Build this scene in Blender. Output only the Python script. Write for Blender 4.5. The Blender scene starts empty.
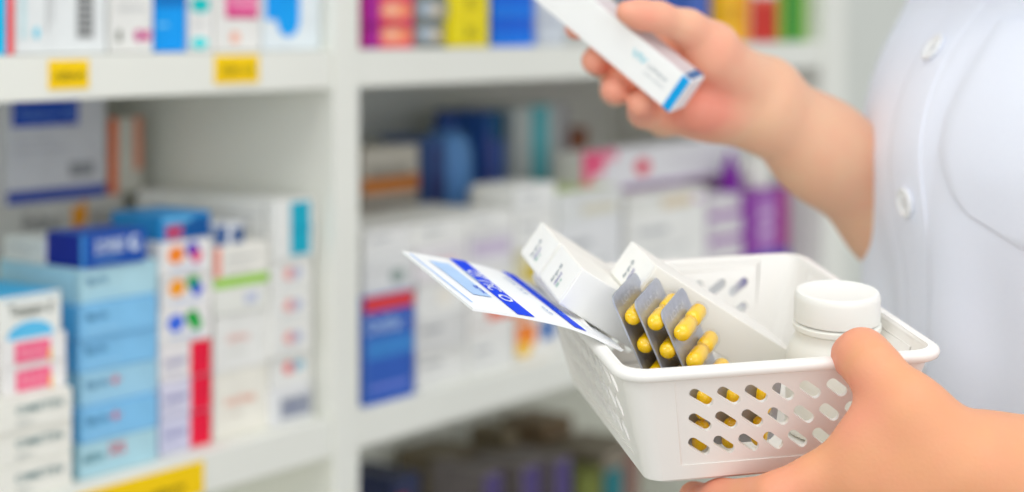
import bpy, bmesh, math, random
import numpy as np
from mathutils import Vector, Matrix
random.seed(4)
SC = bpy.context.scene
COL = SC.collection
PI = math.pi

# ------------------------------------------------------------------ camera
F, EYE, HOR = 1700.0, 1.35, 25.0          # focal length in px, eye height, horizon row
cam = bpy.data.cameras.new('camera')
cam.sensor_width = 36.0
cam.lens = F / 1024 * 36
cam.shift_y = -(246 - HOR) / 1024
cam.clip_start = .02
cam.dof.use_dof = True
cam.dof.focus_distance = .725
cam.dof.aperture_fstop = 4.4
camo = bpy.data.objects.new('camera', cam)
camo.location = (0, 0, EYE)
camo.rotation_euler = (PI / 2, 0, 0)
COL.objects.link(camo)
SC.camera = camo

def V(*a): return Vector(a)
def ray(px, py): return V((px - 512) / F, 1, -(py - HOR) / F)
def at(px, py, Y): return V(0, 0, EYE) + ray(px, py) * Y

# ------------------------------------------------------------------ materials
def lin(c):
    c = c / 255
    return c / 12.92 if c <= .04045 else ((c + .055) / 1.055) ** 2.4
_M = {}
def mat(rgb, rough=.5, metal=0, bump=0, var=.04, scale=60, spec=.25, sub=0, coat=0):
    key = (tuple(rgb), rough, metal, bump, var, scale, spec, sub, coat)
    if key in _M: return _M[key]
    m = bpy.data.materials.new('mat_%d_%d_%d' % tuple(rgb)); m.use_nodes = True
    nt = m.node_tree; b = nt.nodes['Principled BSDF']
    c = [lin(x) for x in rgb]
    tc = nt.nodes.new('ShaderNodeTexCoord')
    no = nt.nodes.new('ShaderNodeTexNoise'); no.inputs['Scale'].default_value = scale; no.inputs['Detail'].default_value = 3
    nt.links.new(tc.outputs['Object'], no.inputs['Vector'])
    ra = nt.nodes.new('ShaderNodeValToRGB')
    ra.color_ramp.elements[0].position = .3; ra.color_ramp.elements[1].position = .7
    ra.color_ramp.elements[0].color = [max(0, x * (1 - var)) for x in c] + [1]
    ra.color_ramp.elements[1].color = [min(1, x * (1 + var)) for x in c] + [1]
    nt.links.new(no.outputs['Fac'], ra.inputs['Fac']); nt.links.new(ra.outputs['Color'], b.inputs['Base Color'])
    b.inputs['Roughness'].default_value = rough; b.inputs['Metallic'].default_value = metal
    b.inputs['Specular IOR Level'].default_value = spec
    if coat: b.inputs['Coat Weight'].default_value = coat; b.inputs['Coat Roughness'].default_value = .1
    if sub:
        b.inputs['Subsurface Weight'].default_value = sub
        b.inputs['Subsurface Radius'].default_value = (1, .35, .2); b.inputs['Subsurface Scale'].default_value = .004
    if bump:
        bp = nt.nodes.new('ShaderNodeBump'); bp.inputs['Strength'].default_value = bump; bp.inputs['Distance'].default_value = .0008
        nt.links.new(no.outputs['Fac'], bp.inputs['Height']); nt.links.new(bp.outputs['Normal'], b.inputs['Normal'])
    _M[key] = m
    return m

def skin_material():
    m = bpy.data.materials.new('skin'); m.use_nodes = True
    nt = m.node_tree; b = nt.nodes['Principled BSDF']
    at_ = nt.nodes.new('ShaderNodeAttribute'); at_.attribute_name = 'blush'
    tc = nt.nodes.new('ShaderNodeTexCoord')
    no = nt.nodes.new('ShaderNodeTexNoise'); no.inputs['Scale'].default_value = 70; no.inputs['Detail'].default_value = 4
    n2 = nt.nodes.new('ShaderNodeTexNoise'); n2.inputs['Scale'].default_value = 700; n2.inputs['Detail'].default_value = 3
    for n in (no, n2): nt.links.new(tc.outputs['Object'], n.inputs['Vector'])
    ad = nt.nodes.new('ShaderNodeMath'); ad.operation = 'MULTIPLY_ADD'; ad.inputs[1].default_value = .5; ad.inputs[2].default_value = -.25
    nt.links.new(no.outputs['Fac'], ad.inputs[0])
    a2 = nt.nodes.new('ShaderNodeMath'); a2.operation = 'ADD'; a2.use_clamp = True
    nt.links.new(ad.outputs[0], a2.inputs[0]); nt.links.new(at_.outputs['Fac'], a2.inputs[1])
    mx = nt.nodes.new('ShaderNodeMix'); mx.data_type = 'RGBA'
    mx.inputs[6].default_value = [lin(x) for x in (232, 181, 144)] + [1]
    mx.inputs[7].default_value = [lin(x) for x in (236, 152, 130)] + [1]
    nt.links.new(a2.outputs[0], mx.inputs[0]); nt.links.new(mx.outputs[2], b.inputs['Base Color'])
    ta = nt.nodes.new('ShaderNodeAttribute'); ta.attribute_name = 'tan'
    mt = nt.nodes.new('ShaderNodeMix'); mt.data_type = 'RGBA'
    mt.inputs[6].default_value = [lin(x) for x in (234, 190, 156)] + [1]
    mt.inputs[7].default_value = [lin(x) for x in (226, 164, 120)] + [1]
    nt.links.new(ta.outputs['Fac'], mt.inputs[0]); nt.links.new(mt.outputs[2], mx.inputs[6])
    b.inputs['Roughness'].default_value = .5; b.inputs['Specular IOR Level'].default_value = .35
    b.inputs['Subsurface Weight'].default_value = .18
    b.inputs['Subsurface Radius'].default_value = (1, .35, .2); b.inputs['Subsurface Scale'].default_value = .004
    bp = nt.nodes.new('ShaderNodeBump'); bp.inputs['Strength'].default_value = .25; bp.inputs['Distance'].default_value = .0006
    nt.links.new(n2.outputs['Fac'], bp.inputs['Height']); nt.links.new(bp.outputs['Normal'], b.inputs['Normal'])
    return m

def film_material():
    m = bpy.data.materials.new('clear_film'); m.use_nodes = True
    nt = m.node_tree; b = nt.nodes['Principled BSDF']
    b.inputs['Base Color'].default_value = (1, .98, .94, 1)
    b.inputs['Roughness'].default_value = .06
    tr = nt.nodes.new('ShaderNodeBsdfTransparent'); tr.inputs['Color'].default_value = (1, .995, .97, 1)
    gl = nt.nodes.new('ShaderNodeBsdfGlossy'); gl.inputs['Roughness'].default_value = .08
    lw = nt.nodes.new('ShaderNodeLayerWeight'); lw.inputs['Blend'].default_value = .5
    pw = nt.nodes.new('ShaderNodeMath'); pw.operation = 'POWER'; pw.inputs[1].default_value = 4
    fr = nt.nodes.new('ShaderNodeMath'); fr.operation = 'MULTIPLY_ADD'; fr.inputs[1].default_value = .45; fr.inputs[2].default_value = .05
    nt.links.new(lw.outputs['Facing'], pw.inputs[0]); nt.links.new(pw.outputs[0], fr.inputs[0])
    ms = nt.nodes.new('ShaderNodeMixShader')
    nt.links.new(fr.outputs[0], ms.inputs[0]); nt.links.new(tr.outputs[0], ms.inputs[1]); nt.links.new(gl.outputs[0], ms.inputs[2])
    nt.links.new(ms.outputs[0], nt.nodes['Material Output'].inputs['Surface'])
    return m

# ------------------------------------------------------------------ mesh helpers
class MB:
    """collects geometry with materials for ONE mesh object"""
    def __init__(s): s.v = []; s.f = []; s.m = []; s.mats = []
    def mi(s, m):
        if m not in s.mats: s.mats.append(m)
        return s.mats.index(m)
    def add(s, vs, fs, m):
        o = len(s.v); s.v += [tuple(x) for x in vs]; k = s.mi(m)
        for f in fs: s.f.append([o + i for i in f]); s.m.append(k)
    def box(s, lo, hi, m, bevel=0):
        x0, y0, z0 = lo; x1, y1, z1 = hi
        bm = bmesh.new()
        vs = [bm.verts.new(p) for p in ((x0,y0,z0),(x1,y0,z0),(x1,y1,z0),(x0,y1,z0),(x0,y0,z1),(x1,y0,z1),(x1,y1,z1),(x0,y1,z1))]
        for f in ((0,3,2,1),(4,5,6,7),(0,1,5,4),(1,2,6,5),(2,3,7,6),(3,0,4,7)): bm.faces.new([vs[i] for i in f])
        if bevel: bmesh.ops.bevel(bm, geom=bm.edges[:], offset=bevel, segments=2, affect='EDGES', profile=.6)
        s.bm(bm, m); bm.free()
    def bm(s, bm, m):
        bm.verts.index_update()
        s.add([v.co[:] for v in bm.verts], [[v.index for v in f.verts] for f in bm.faces], m)
    def build(s, name, parent=None, smooth=False, auto=None):
        me = bpy.data.meshes.new(name)
        me.from_pydata(s.v, [], s.f)
        for m in s.mats: me.materials.append(m)
        me.polygons.foreach_set('material_index', s.m)
        me.update()
        if smooth: me.polygons.foreach_set('use_smooth', [True] * len(s.f))
        if auto is not None:
            me.polygons.foreach_set('use_smooth', [True] * len(s.f))
            bm = bmesh.new(); bm.from_mesh(me)
            for e in bm.edges:
                if len(e.link_faces) == 2 and e.calc_face_angle(0) > auto: e.smooth = False
            bm.to_mesh(me); bm.free()
        o = bpy.data.objects.new(name, me); COL.objects.link(o)
        if parent: o.parent = parent
        return o

def empty(name, M=None):
    o = bpy.data.objects.new(name, None); COL.objects.link(o); o.empty_display_size = .02
    if M is not None: o.matrix_world = M
    return o
def tag(o, label=None, cat=None, group=None, kind=None):
    if label: o['label'] = label
    if cat: o['category'] = cat
    if group: o['group'] = group
    if kind: o['kind'] = kind
    return o

_T = {}
def text_geo(s, bold=False):
    """glyph mesh of a string: unit height, centred"""
    if s in _T: return _T[s]
    cu = bpy.data.curves.new('glyph', 'FONT'); cu.body = s; cu.size = 1; cu.resolution_u = 2
    cu.offset = .012
    ob = bpy.data.objects.new('glyph', cu); COL.objects.link(ob)
    dg = bpy.context.evaluated_depsgraph_get(); dg.update()
    me = bpy.data.meshes.new_from_object(ob.evaluated_get(dg))
    vs = [v.co.copy() for v in me.vertices]; fs = [list(p.vertices) for p in me.polygons]
    COL.objects.unlink(ob); bpy.data.objects.remove(ob); bpy.data.curves.remove(cu); bpy.data.meshes.remove(me)
    x0 = min(v.x for v in vs); x1 = max(v.x for v in vs); y0 = min(v.y for v in vs); y1 = max(v.y for v in vs)
    vs = [((v.x - x0) / (x1 - x0), (v.y - y0) / (y1 - y0)) for v in vs]
    _T[s] = (vs, fs); return _T[s]

def face_map(face, w, d, h, off=.0003):
    """u,v in 0..1 on a face of a carton (x: width, y: depth with the front at -d/2, z: height) -> local point"""
    if face == 'F': return lambda u, v: (-w/2 + u*w, -d/2 - off, v*h)
    if face == 'L': return lambda u, v: (-w/2 - off, d/2 - u*d, v*h)
    if face == 'R': return lambda u, v: (w/2 + off, -d/2 + u*d, v*h)
    if face == 'T': return lambda u, v: (-w/2 + u*w, -d/2 + v*d, h + off)

def paint(mb, fm, prints, base_off=0):
    for k, p in enumerate(prints):
        if p[0] == 't':                                   # ('t', face, u0,v0,u1,v1, string, rgb)
            _, face, u0, v0, u1, v1, s, c = p
            g = fm(face, .0006 + k * .00002)
            vs, fs = text_geo(s)
            mb.add([g(u0 + x*(u1-u0), v0 + y*(v1-v0)) for x, y in vs], fs, mat(c))
        elif p[0] == 'o':                                 # ('o', face, u,v, ru,rv, rgb) round spot
            _, face, u, v, ru, rv, c = p
            g = fm(face, .0004 + k * .00002)
            mb.add([g(u + ru*math.cos(a), v + rv*math.sin(a)) for a in [2*PI*i/20 for i in range(20)]], [list(range(20))], mat(c))
        else:                                             # (face, u0,v0,u1,v1, rgb)
            face, u0, v0, u1, v1, c = p
            g = fm(face, .0003 + k * .00002)
            mb.add([g(u0,v0), g(u1,v0), g(u1,v1), g(u0,v1)], [(0,1,2,3)], mat(c))

# ------------------------------------------------------------------ shelving unit frame (u along the front, n into the shelf)
P0 = V(-.134, 1.36, 0); U = V(.602, .799, 0).normalized(); N = V(-U.y, U.x, 0); ANG = math.atan2(U.y, U.x)
def tpx(px, s):
    k = (px - 512) / F
    return (k * (P0.y + N.y*s) - P0.x - N.x*s) / (U.x - U.y*k)
def sp(t, s, z): return P0 + U*t + N*s + V(0, 0, z)
def zpx(py, px, s):
    p = sp(tpx(px, s), s, 0); return EYE - (py - HOR) / F * p.y

ZU, ZL, ZB = 1.330, 1.038, .744
LIFT = .0003           # shelf tops: upper, lower, bottom one
def SM(t, s, z, rz=0):
    return Matrix.Translation(sp(t, s, z)) @ Matrix.Rotation(ANG + rz, 4, 'Z')

def carton(px0, px1, s, d, z0, h, rgb, prints=(), label='', group=None, rz=0, side=None, top=None, name='medicine_carton', rough=.45):
    """a folding carton whose front spans the given columns at depth s in the shelf"""
    t0, t1 = tpx(px0, s), tpx(px1, s)
    w = (t1 - t0) - .0012
    mb = MB()
    mb.box((-w/2, -d/2, 0), (w/2, d/2, h), mat(rgb, rough), min(.0009, h*.04))
    # fold lines of the tuck flap on the left end
    sd = side or tuple(max(0, c - 10) for c in rgb)
    ext = [('L', .04, .04, .96, .95, sd)] if side else []
    if top: ext.append(('T', .02, .02, .98, .98, top))
    ext.append(('L', .93, .06, .945, .94, tuple(int(c*.8) for c in sd)))
    paint(mb, lambda f, o: face_map(f, w, d, h, o), list(ext) + list(prints))
    o = mb.build(name)
    o.matrix_world = SM((t0+t1)/2, s + d/2, z0 + LIFT, rz)
    tag(o, label, 'medicine box', group)
    return z0 + h + .0003

def stack(px0, px1, s, d, z0, items, group, jit=.013):
    for it in items:
        h, rgb, prints, label = it[:4]; kw = it[4] if len(it) > 4 else {}
        z0 = carton(px0 + kw.pop('dx', 0), px1 + kw.pop('dx1', 0), s + random.uniform(0, .006), d, z0, h, rgb, prints, label, group,
                    rz=random.uniform(-jit, jit), **kw)
    return z0

WHITE = (238, 238, 234); GREYW = (222, 222, 220)
# ------------------------------------------------------------------ shelving unit
def build_shelving():
    T0, T1, TE, DEP = -1.05, .02, .838, .30
    paintm = mat((236, 237, 229), .5, bump=.03, var=.015, scale=8)
    su = empty('shelving_unit', SM(0, 0, 0))
    tag(su, 'white pharmacy shelving unit with three uprights behind the basket', 'shelf')
    def part(name, a, b, bev=.0015):
        mb = MB(); mb.box(a, b, paintm, bev); return mb.build(name, su)
    # local frame: x along the unit, y into it
    pw = .029
    c0 = tpx(333, 0)
    part('side_panel', (c0, -.002, .02), (c0+pw, DEP, 2.15))
    part('side_panel', (c0-pw-.84, -.002, .02), (c0-.84, DEP, 2.15))
    e0 = tpx(822, 0)
    part('side_panel', (e0, -.002, .02), (e0+.062, DEP, 2.15))
    part('back_panel', (c0-pw-.84, DEP, .02), (e0+.062, DEP+.008, 2.15), 0)
    boards = {}
    for zt in (ZU+.30, ZU, ZL, ZB, ZB-.3, .13):
        for a, b in ((c0-.84, c0), (c0+pw, e0)):
            boards[(zt, a < c0-.1)] = part('shelf_board', (a+.0004, 0, zt-.0305), (b-.0004, DEP, zt))
    part('top_board', (c0-pw-.84, -.002, 2.15), (e0+.062, DEP+.008, 2.178))
    # yellow paper price labels on the fronts of the boards, with handwritten strokes
    def label(px0, px1, z0, z1, board, words, lab):
        a, b = tpx(px0, 0), tpx(px1, 0)
        mb = MB(); mb.box((a, -.0012, z0), (b, -.0002, z1), mat((255, 210, 0), .6), .0003)
        o = mb.build('price_label', board); tag(o, lab)
        tb = MB(); w = b - a; hh = z1 - z0
        for s, u0, v0, u1, v1 in words:
            vs, fs = text_geo(s)
            tb.add([(a + (u0 + x*(u1-u0))*w, -.0016, z0 + (v0 + y*(v1-v0))*hh) for x, y in vs], fs, mat((120, 105, 20), .7))
        tb.build('handwriting', o)
    label(48, 88, zpx(89, 68, 0), zpx(60, 68, 0), boards[(ZU, True)], [('rabori', .12, .32, .88, .66)], 'yellow label with dark handwriting')
    label(214, 258, zpx(83, 236, 0), zpx(55, 236, 0), boards[(ZU, True)], [('200-10', .14, .34, .86, .6)], 'yellow label with faint handwriting')
    label(74, 203, ZL-.029, ZL-.005, boards[(ZL, True)], [('voltarow', .56, .28, .84, .55)], 'long yellow label strip')
build_shelving()

# setting
def struct(name, pts, m):
    mb = MB(); mb.add(pts, [(0, 1, 2, 3)], m); o = mb.build(name); o['kind'] = 'structure'; return o
wallm = mat((226, 229, 222), .8, bump=.04, var=.02, scale=5)
struct('floor', [(-3, -4, 0), (6, -4, 0), (6, 8, 0), (-3, 8, 0)], mat((168, 163, 154), .35, var=.03, scale=3))
a, b = sp(-2.2, .325, 0), sp(7.5, .325, 0)
struct('wall_back', [a, b, b + V(0, 0, 2.8), a + V(0, 0, 2.8)], wallm)

# ------------------------------------------------------------------ left bay, lower shelf
def txt(face, u0, v0, u1, v1, s, c=(70, 110, 120)): return ('t', face, u0, v0, u1, v1, s, c)
CREAM = (240, 239, 230)
def cream_print(): return [txt('F', .42, .50, .90, .74, 'OMETIN', (90, 130, 135)), ('F', .42, .24, .60, .30, (190, 195, 190)), ('F', .42, .14, .56, .19, (200, 203, 198))]
g = 'cartons stacked at the left edge of the lower shelf'
z = stack(-28, 73, .004, .10, ZL, [
    (.0222, CREAM, cream_print(), 'cream white carton with grey green lettering, bottom of the leftmost stack'),
    (.0222, CREAM, cream_print(), 'cream white carton with grey green lettering, second from bottom in leftmost stack'),
    (.0222, CREAM, cream_print(), 'cream white carton with grey green lettering, third from bottom under the pink ones')], g)
def pink_print(): return [('F', .20, .10, .75, .85, (247, 105, 145)), ('F', .72, .02, .77, .5, (255, 190, 60)), txt('F', .28, .35, .66, .62, 'Ramine', (252, 180, 195))]
z = stack(1, 67, .006, .09, z, [
    (.0182, (238, 236, 234), pink_print(), 'white carton with pink panel, lower of the two pink ones'),
    (.0182, (238, 236, 234), pink_print(), 'white carton with pink panel, upper of two, below the carton with blue swoosh')], g)
stack(-2, 62, .008, .085, z, [
    (.028, (236, 238, 232), [txt('F', .16, .52, .84, .80, 'Tensam d', (75, 85, 70)), ('o', 'F', .5, .02, .37, .36, (95, 195, 240)), ('F', .06, .9, .97, .97, (205, 225, 235)), ('F', 0.02, 0, .98, .02, (225, 225, 220))],
     'white carton with blue swoosh and dark lettering, top of the leftmost stack', {'top': (60, 180, 235)})], g)
g = 'light blue cartons in one stack'
LB, LB2, LB3 = (132, 196, 238), (160, 208, 232), (176, 216, 228)
def lb(s, c=(60, 125, 165), red=None):
    p = [txt('F', .06, .52, .20, .78, s, c), txt('F', .23, .54, .33, .76, s[:2], c)]
    if red: p += [txt('F', .36, .50, .50, .78, red, (230, 90, 110))]
    return p + [('F', .06, .2, .5, .24, tuple(min(255, int(x*1.06)) for x in LB2))]
z = stack(80, 158, .010, .092, ZL, [
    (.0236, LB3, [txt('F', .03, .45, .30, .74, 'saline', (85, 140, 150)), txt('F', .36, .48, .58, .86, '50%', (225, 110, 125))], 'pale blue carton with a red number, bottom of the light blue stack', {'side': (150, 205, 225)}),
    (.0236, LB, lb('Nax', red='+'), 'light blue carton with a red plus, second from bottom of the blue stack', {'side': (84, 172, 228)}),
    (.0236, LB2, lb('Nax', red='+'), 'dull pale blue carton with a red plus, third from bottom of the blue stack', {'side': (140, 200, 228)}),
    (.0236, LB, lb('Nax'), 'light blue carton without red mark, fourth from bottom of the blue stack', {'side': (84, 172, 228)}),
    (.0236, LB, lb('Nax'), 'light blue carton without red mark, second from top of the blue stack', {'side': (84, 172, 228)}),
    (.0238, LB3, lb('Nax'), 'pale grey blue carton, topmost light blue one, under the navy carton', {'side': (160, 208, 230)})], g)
# on top of the light blue stack
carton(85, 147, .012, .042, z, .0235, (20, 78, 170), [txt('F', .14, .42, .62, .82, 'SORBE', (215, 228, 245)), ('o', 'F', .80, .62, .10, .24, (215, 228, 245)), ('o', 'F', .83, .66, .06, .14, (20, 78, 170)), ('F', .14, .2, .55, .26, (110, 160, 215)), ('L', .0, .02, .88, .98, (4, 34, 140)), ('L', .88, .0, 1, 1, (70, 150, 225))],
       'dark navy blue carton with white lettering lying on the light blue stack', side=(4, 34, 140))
PT = lambda t, s: 512 + F*sp(t, s, 0).x/sp(t, s, 0).y
carton(PT(tpx(80, .01)+.003, .054), PT(tpx(80, .01)+.06, .054), .054, .046, z, .0175, (222, 226, 224), [('F', .1, .70, .7, .76, (180, 185, 188)), ('F', .1, .5, .8, .56, (185, 190, 192)), ('F', .1, .3, .6, .36, (185, 190, 192)), ('L', .1, .7, .9, .76, (180, 185, 188)), ('L', .1, .5, .8, .56, (185, 190, 192)), ('L', .1, .3, .7, .36, (185, 190, 192))],
       'off white carton with fine grey print behind the navy carton')
# column of coloured dot cartons and lilac ones with red ends
g = 'white and lilac cartons in the third stack'
def dots(a, b, c): return [('o', 'F', .30, .62, .16, .26, a), ('o', 'F', .62, .72, .13, .22, b), ('o', 'F', .70, .50, .11, .2, c), ('F', .18, .16, .8, .24, (190, 205, 235))]
def lil(bg): return [('F', .58, .02, .99, .99, (238, 20, 62)), txt('F', .08, .45, .5, .68, 'tralone', (140, 140, 190)), ('F', .08, .22, .44, .28, (175, 175, 205)), ('F', .60, .46, .98, .5, (205, 12, 50))]
z = stack(160, 212, .012, .09, ZL, [
    (.0262, (214, 214, 236), lil(0), 'lilac carton with red end panel, bottom of the third stack'),
    (.0262, (220, 218, 236), lil(0), 'lilac carton with red end panel, second from bottom of the third stack'),
    (.0262, (236, 232, 232), lil(0), 'whitish carton with red end panel, third from bottom of the third stack'),
    (.0245, (238, 236, 234), dots((60, 110, 230), (20, 160, 60), (20, 170, 70)), 'white carton with blue and green spots, just above the red panels'),
    (.0245, (238, 236, 234), dots((255, 165, 30), (20, 170, 60), (25, 70, 210)), 'white carton with orange, green and blue spots, second from top of third stack'),
    (.0245, (240, 238, 236), dots((255, 140, 40), (45, 40, 190), (230, 90, 130)), 'white carton with orange and violet spots, top of the third stack')], g)
zt3 = z
g = 'white cartons in the fourth stack'
z = stack(213.5, 269, .014, .09, ZL, [
    (.049, (240, 237, 226), [txt('F', .2, .48, .75, .64, 'norlex', (235, 170, 150)), ('F', .2, .32, .5, .35, (215, 205, 195))], 'large cream carton with faint orange lettering, bottom of the fourth stack'),
    (.044, (238, 238, 234), [txt('F', .22, .5, .62, .66, 'delva', (235, 185, 175)), ('F', .2, .3, .6, .33, (215, 212, 205))], 'large white carton with faint pink lettering, second from bottom of fourth stack'),
    (.028, (236, 237, 230), [('F', .0, .72, 1, .98, (160, 215, 70)), ('F', .55, .2, .8, .5, (200, 205, 225))], 'white carton with bright green band, second from top of fourth stack'),
    (.0235, (240, 238, 230), [('F', .0, .02, .12, .96, (245, 150, 130)), ('F', .22, .5, .8, .62, (205, 205, 200)), ('F', .22, .2, .7, .28, (215, 215, 210))], 'white carton with salmon red left edge, top of the fourth stack')], g)
zt4 = z
g = 'small white cartons beside the centre upright'
def logo(): return [('o', 'F', .42, .55, .13, .2, (240, 170, 165)), ('o', 'F', .62, .55, .12, .18, (185, 190, 215)), ('F', .25, .2, .75, .26, (215, 218, 222))]
z = stack(271, 313, .014, .10, ZL, [
    (.0285, (232, 233, 234), [('F', .22, .15, .95, .72, (160, 165, 178)), txt('F', .32, .3, .84, .55, 'DEX 4', (120, 128, 165))], 'white carton with grey block, bottom of the stack beside the upright'),
    (.0245, WHITE, [('o', 'F', .42, .55, .13, .2, (240, 130, 130)), ('o', 'F', .66, .58, .14, .18, (150, 195, 215))], 'white carton with red and blue spots, second from bottom beside the upright'),
    (.0245, WHITE, logo(), 'white carton with faint pink logo, third from bottom beside the upright'),
    (.0245, WHITE, logo(), 'white carton with faint pink logo, second from top beside the upright'),
    (.0245, WHITE, logo(), 'white carton with faint pink logo, below the teal ended carton')], g)
carton(274, 316, .014, .16, z, .047, (236, 237, 234), [('F', .38, .06, .86, .95, (10, 172, 200)), ('F', .38, .48, .92, .52, (0, 150, 185)), ('L', .08, .72, .9, .76, (205, 207, 210)), ('L', .08, .6, .85, .64, (205, 207, 210)), ('L', .08, .48, .9, .52, (208, 210, 212)), ('L', .08, .36, .7, .4, (205, 207, 210))],
       'long white carton with teal block on its end, beside the centre upright')
# blue cartons lying behind the third and fourth stacks
carton(214, 244, .022, .055, zt4, .0155, (226, 229, 233), [('F', .02, .0, .40, .92, (0, 80, 150)), ('F', .62, .0, .98, .75, (0, 75, 140))], 'pale carton with two dark blue blocks lying on the fourth stack')
carton(160, 211, .022, .055, zt3, .0185, (40, 140, 205), [('F', .1, .05, .42, .6, (190, 70, 110)), ('F', .45, .0, .98, .8, (0, 85, 155)), ('F', .05, .7, .6, .9, (110, 190, 235))], 'bright blue carton with magenta patch lying on the third stack', top=(60, 155, 220))
# back row
zb = zpx(201, 60, .19)
carton(-40, 124, .19, .09, ZL, zb - ZL, (196, 196, 192), [txt('F', .36, .86, .60, .95, 'Pulmo', (120, 120, 125)), ('F', .66, .86, .72, .965, (225, 150, 40)), ('F', .72, .88, .76, .985, (225, 150, 40)), txt('F', .78, .87, .93, .94, 'XR 20', (120, 120, 125))],
       'grey white carton with orange tick under the tall blue topped carton')
carton(6, 106, .192, .07, zb, zpx(99, 56, .192) - zb, (214, 215, 222), [('F', .05, .74, .71, .99, (12, 70, 185)), txt('F', .12, .82, .66, .90, 'Pulmox 45', (120, 160, 225)), ('F', 0, .0, 1, .13, (70, 88, 170)), ('F', .62, .22, .88, .36, (150, 152, 160)), ('F', .1, .6, .5, .62, (190, 190, 200)), ('F', .1, .5, .6, .52, (190, 190, 200))],
       'large white carton with blue panel on top at the back of the shelf', rough=.5)
carton(108, 143, .195, .06, zb, zpx(118, 126, .195) - zb, (205, 205, 196), [('F', .0, .0, .26, 1, (236, 120, 70)), ('F', .74, .3, .98, 1, (226, 150, 120))], 'narrow white carton with orange edges at the back of the shelf')

# ------------------------------------------------------------------ left bay, upper shelf
g = 'cartons on the upper shelf, left bay'
U0 = ZU + .0005
carton(-60, 13.5, .004, .08, U0, .095, (245, 96, 100), [('F', .0, .0, .90, 1, (15, 190, 235)), ('F', .92, .0, 1, 1, (248, 100, 104))], 'cyan and red carton cut by the left edge, upper shelf', g)
carton(14.5, 107, .006, .08, U0, .10, (232, 236, 236), [('F', .66, .10, .85, .42, (170, 172, 172))] + [('F', .67, .12 + i*.05, .84, .14 + i*.05, (105, 108, 108)) for i in range(6)] + [('F', .33, .14, .35, .6, (190, 192, 192)), ('F', .38, .2, .4, .6, (200, 202, 202)), ('F', .05, .1, .11, .40, (205, 232, 236)), ('o', 'F', .22, .14, .03, .04, (110, 215, 240)), ('o', 'F', .5, .5, .05, .05, (245, 180, 190))],
       'white carton with grey barcode on the upper shelf', g)
carton(108.5, 153.5, .008, .08, U0, .09, (234, 234, 230), [('o', 'F', .22, .13, .05, .05, (105, 110, 95)), ('o', 'F', .66, .13, .10, .05, (205, 90, 150)), ('o', 'F', .86, .13, .09, .05, (215, 100, 155)), ('F', .2, .32, .85, .36, (215, 216, 214)), ('F', .2, .44, .9, .48, (215, 216, 214))],
       'white carton with magenta and grey spots on the upper shelf', g)
carton(155, 186.5, .008, .08, U0, .09, (0, 158, 245), [('F', .0, .36, 1, .46, (0, 122, 205)), ('F', .06, .20, .4, .225, (120, 205, 250)), ('F', .06, .62, .4, .65, (120, 205, 250))], 'bright blue carton with darker band on the upper shelf', g)
carton(187.5, 213.5, .010, .08, U0, .085, (235, 235, 232), [('o', 'F', .45, .07, .33, .05, (60, 222, 225)), ('o', 'F', .48, .40, .38, .07, (10, 200, 200)), ('F', .15, .22, .7, .25, (210, 210, 208)), ('o', 'F', .45, .70, .38, .06, (10, 200, 200))], 'white carton with turquoise ovals on the upper shelf', g)
carton(214.5, 261.5, .010, .08, U0, .09, (234, 233, 229), [('F', .22, .28, .93, .52, (235, 90, 155)), txt('F', .36, .36, .86, .46, 'Rosea', (250, 190, 215)), ('F', .22, .27, .93, .30, (200, 40, 110)), ('o', 'F', .42, .11, .1, .05, (245, 180, 155)), ('F', .3, .66, .5, .72, (245, 200, 195)), ('F', .7, .66, .9, .72, (190, 195, 190))],
       'white carton with pink banner on the upper shelf', g)
carton(263, 321, .010, .08, U0, .10, (232, 241, 245), [('F', .03, .23, .62, 1, (0, 160, 248)), ('o', 'F', .42, .23, .195, .13, (0, 165, 250)), ('F', .03, .6, .62, .75, (0, 145, 240))], 'pale carton with rounded blue panel beside the centre upright, upper shelf', g)

# ------------------------------------------------------------------ right bay, upper shelf
g = 'cartons on the upper shelf, right bay'
def coral(): return [('F', 0, 0, .30, 1, (170, 25, 150)), ('F', .30, .0, 1, 1, (235, 80, 110)), ('o', 'F', .64, .52, .33, .36, (255, 150, 110)), ('o', 'F', .55, .55, .16, .2, (255, 190, 160))]
stack(363.5, 413, .006, .09, U0, [(.0205, (200, 40, 120), coral(), 'magenta and coral carton, bottom of the stack on the upper shelf'),
                                  (.0205, (200, 40, 120), coral(), 'magenta and coral carton, second of the stack on the upper shelf'),
                                  (.0205, (200, 40, 120), coral(), 'magenta and coral carton, top one cut by the picture edge')], g, .006)
def greyp(): return [('o', 'F', .35, .55, .26, .3, (175, 190, 205)), ('o', 'F', .62, .5, .16, .24, (215, 200, 175)), ('F', 0, 0, 1, .12, (100, 105, 100))]
stack(415, 449, .008, .09, U0, [(.021, (138, 144, 142), greyp(), 'grey carton with pale spots, bottom of its stack on the upper shelf'),
                                (.021, (138, 144, 142), greyp(), 'grey carton with pale spots, second of its stack on the upper shelf'),
                                (.021, (138, 144, 142), greyp(), 'grey carton with pale spots, top one cut by the picture edge')], g, .006)
def yel(): return [txt('F', .40, .34, .72, .66, 'B2', (150, 135, 20)), ('F', 0, 0, 1, .06, (215, 195, 0))]
stack(450.5, 489, .002, .09, U0, [(.0255, (240, 222, 12), yel(), 'yellow carton, lower of two on the upper shelf'), (.0255, (240, 222, 12), yel(), 'yellow carton, upper of two on the upper shelf')], g, .006)
def blu(): return [('F', .0, .0, 1, .52, (0, 120, 232)), ('F', .1, .62, .8, .76, (0, 90, 215))]
stack(492, 534, .006, .09, U0, [(.0255, (0, 100, 225), blu(), 'deep blue carton, lower of two on the upper shelf'), (.0255, (0, 100, 225), blu(), 'deep blue carton, upper of two on the upper shelf')], g, .006)
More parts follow.
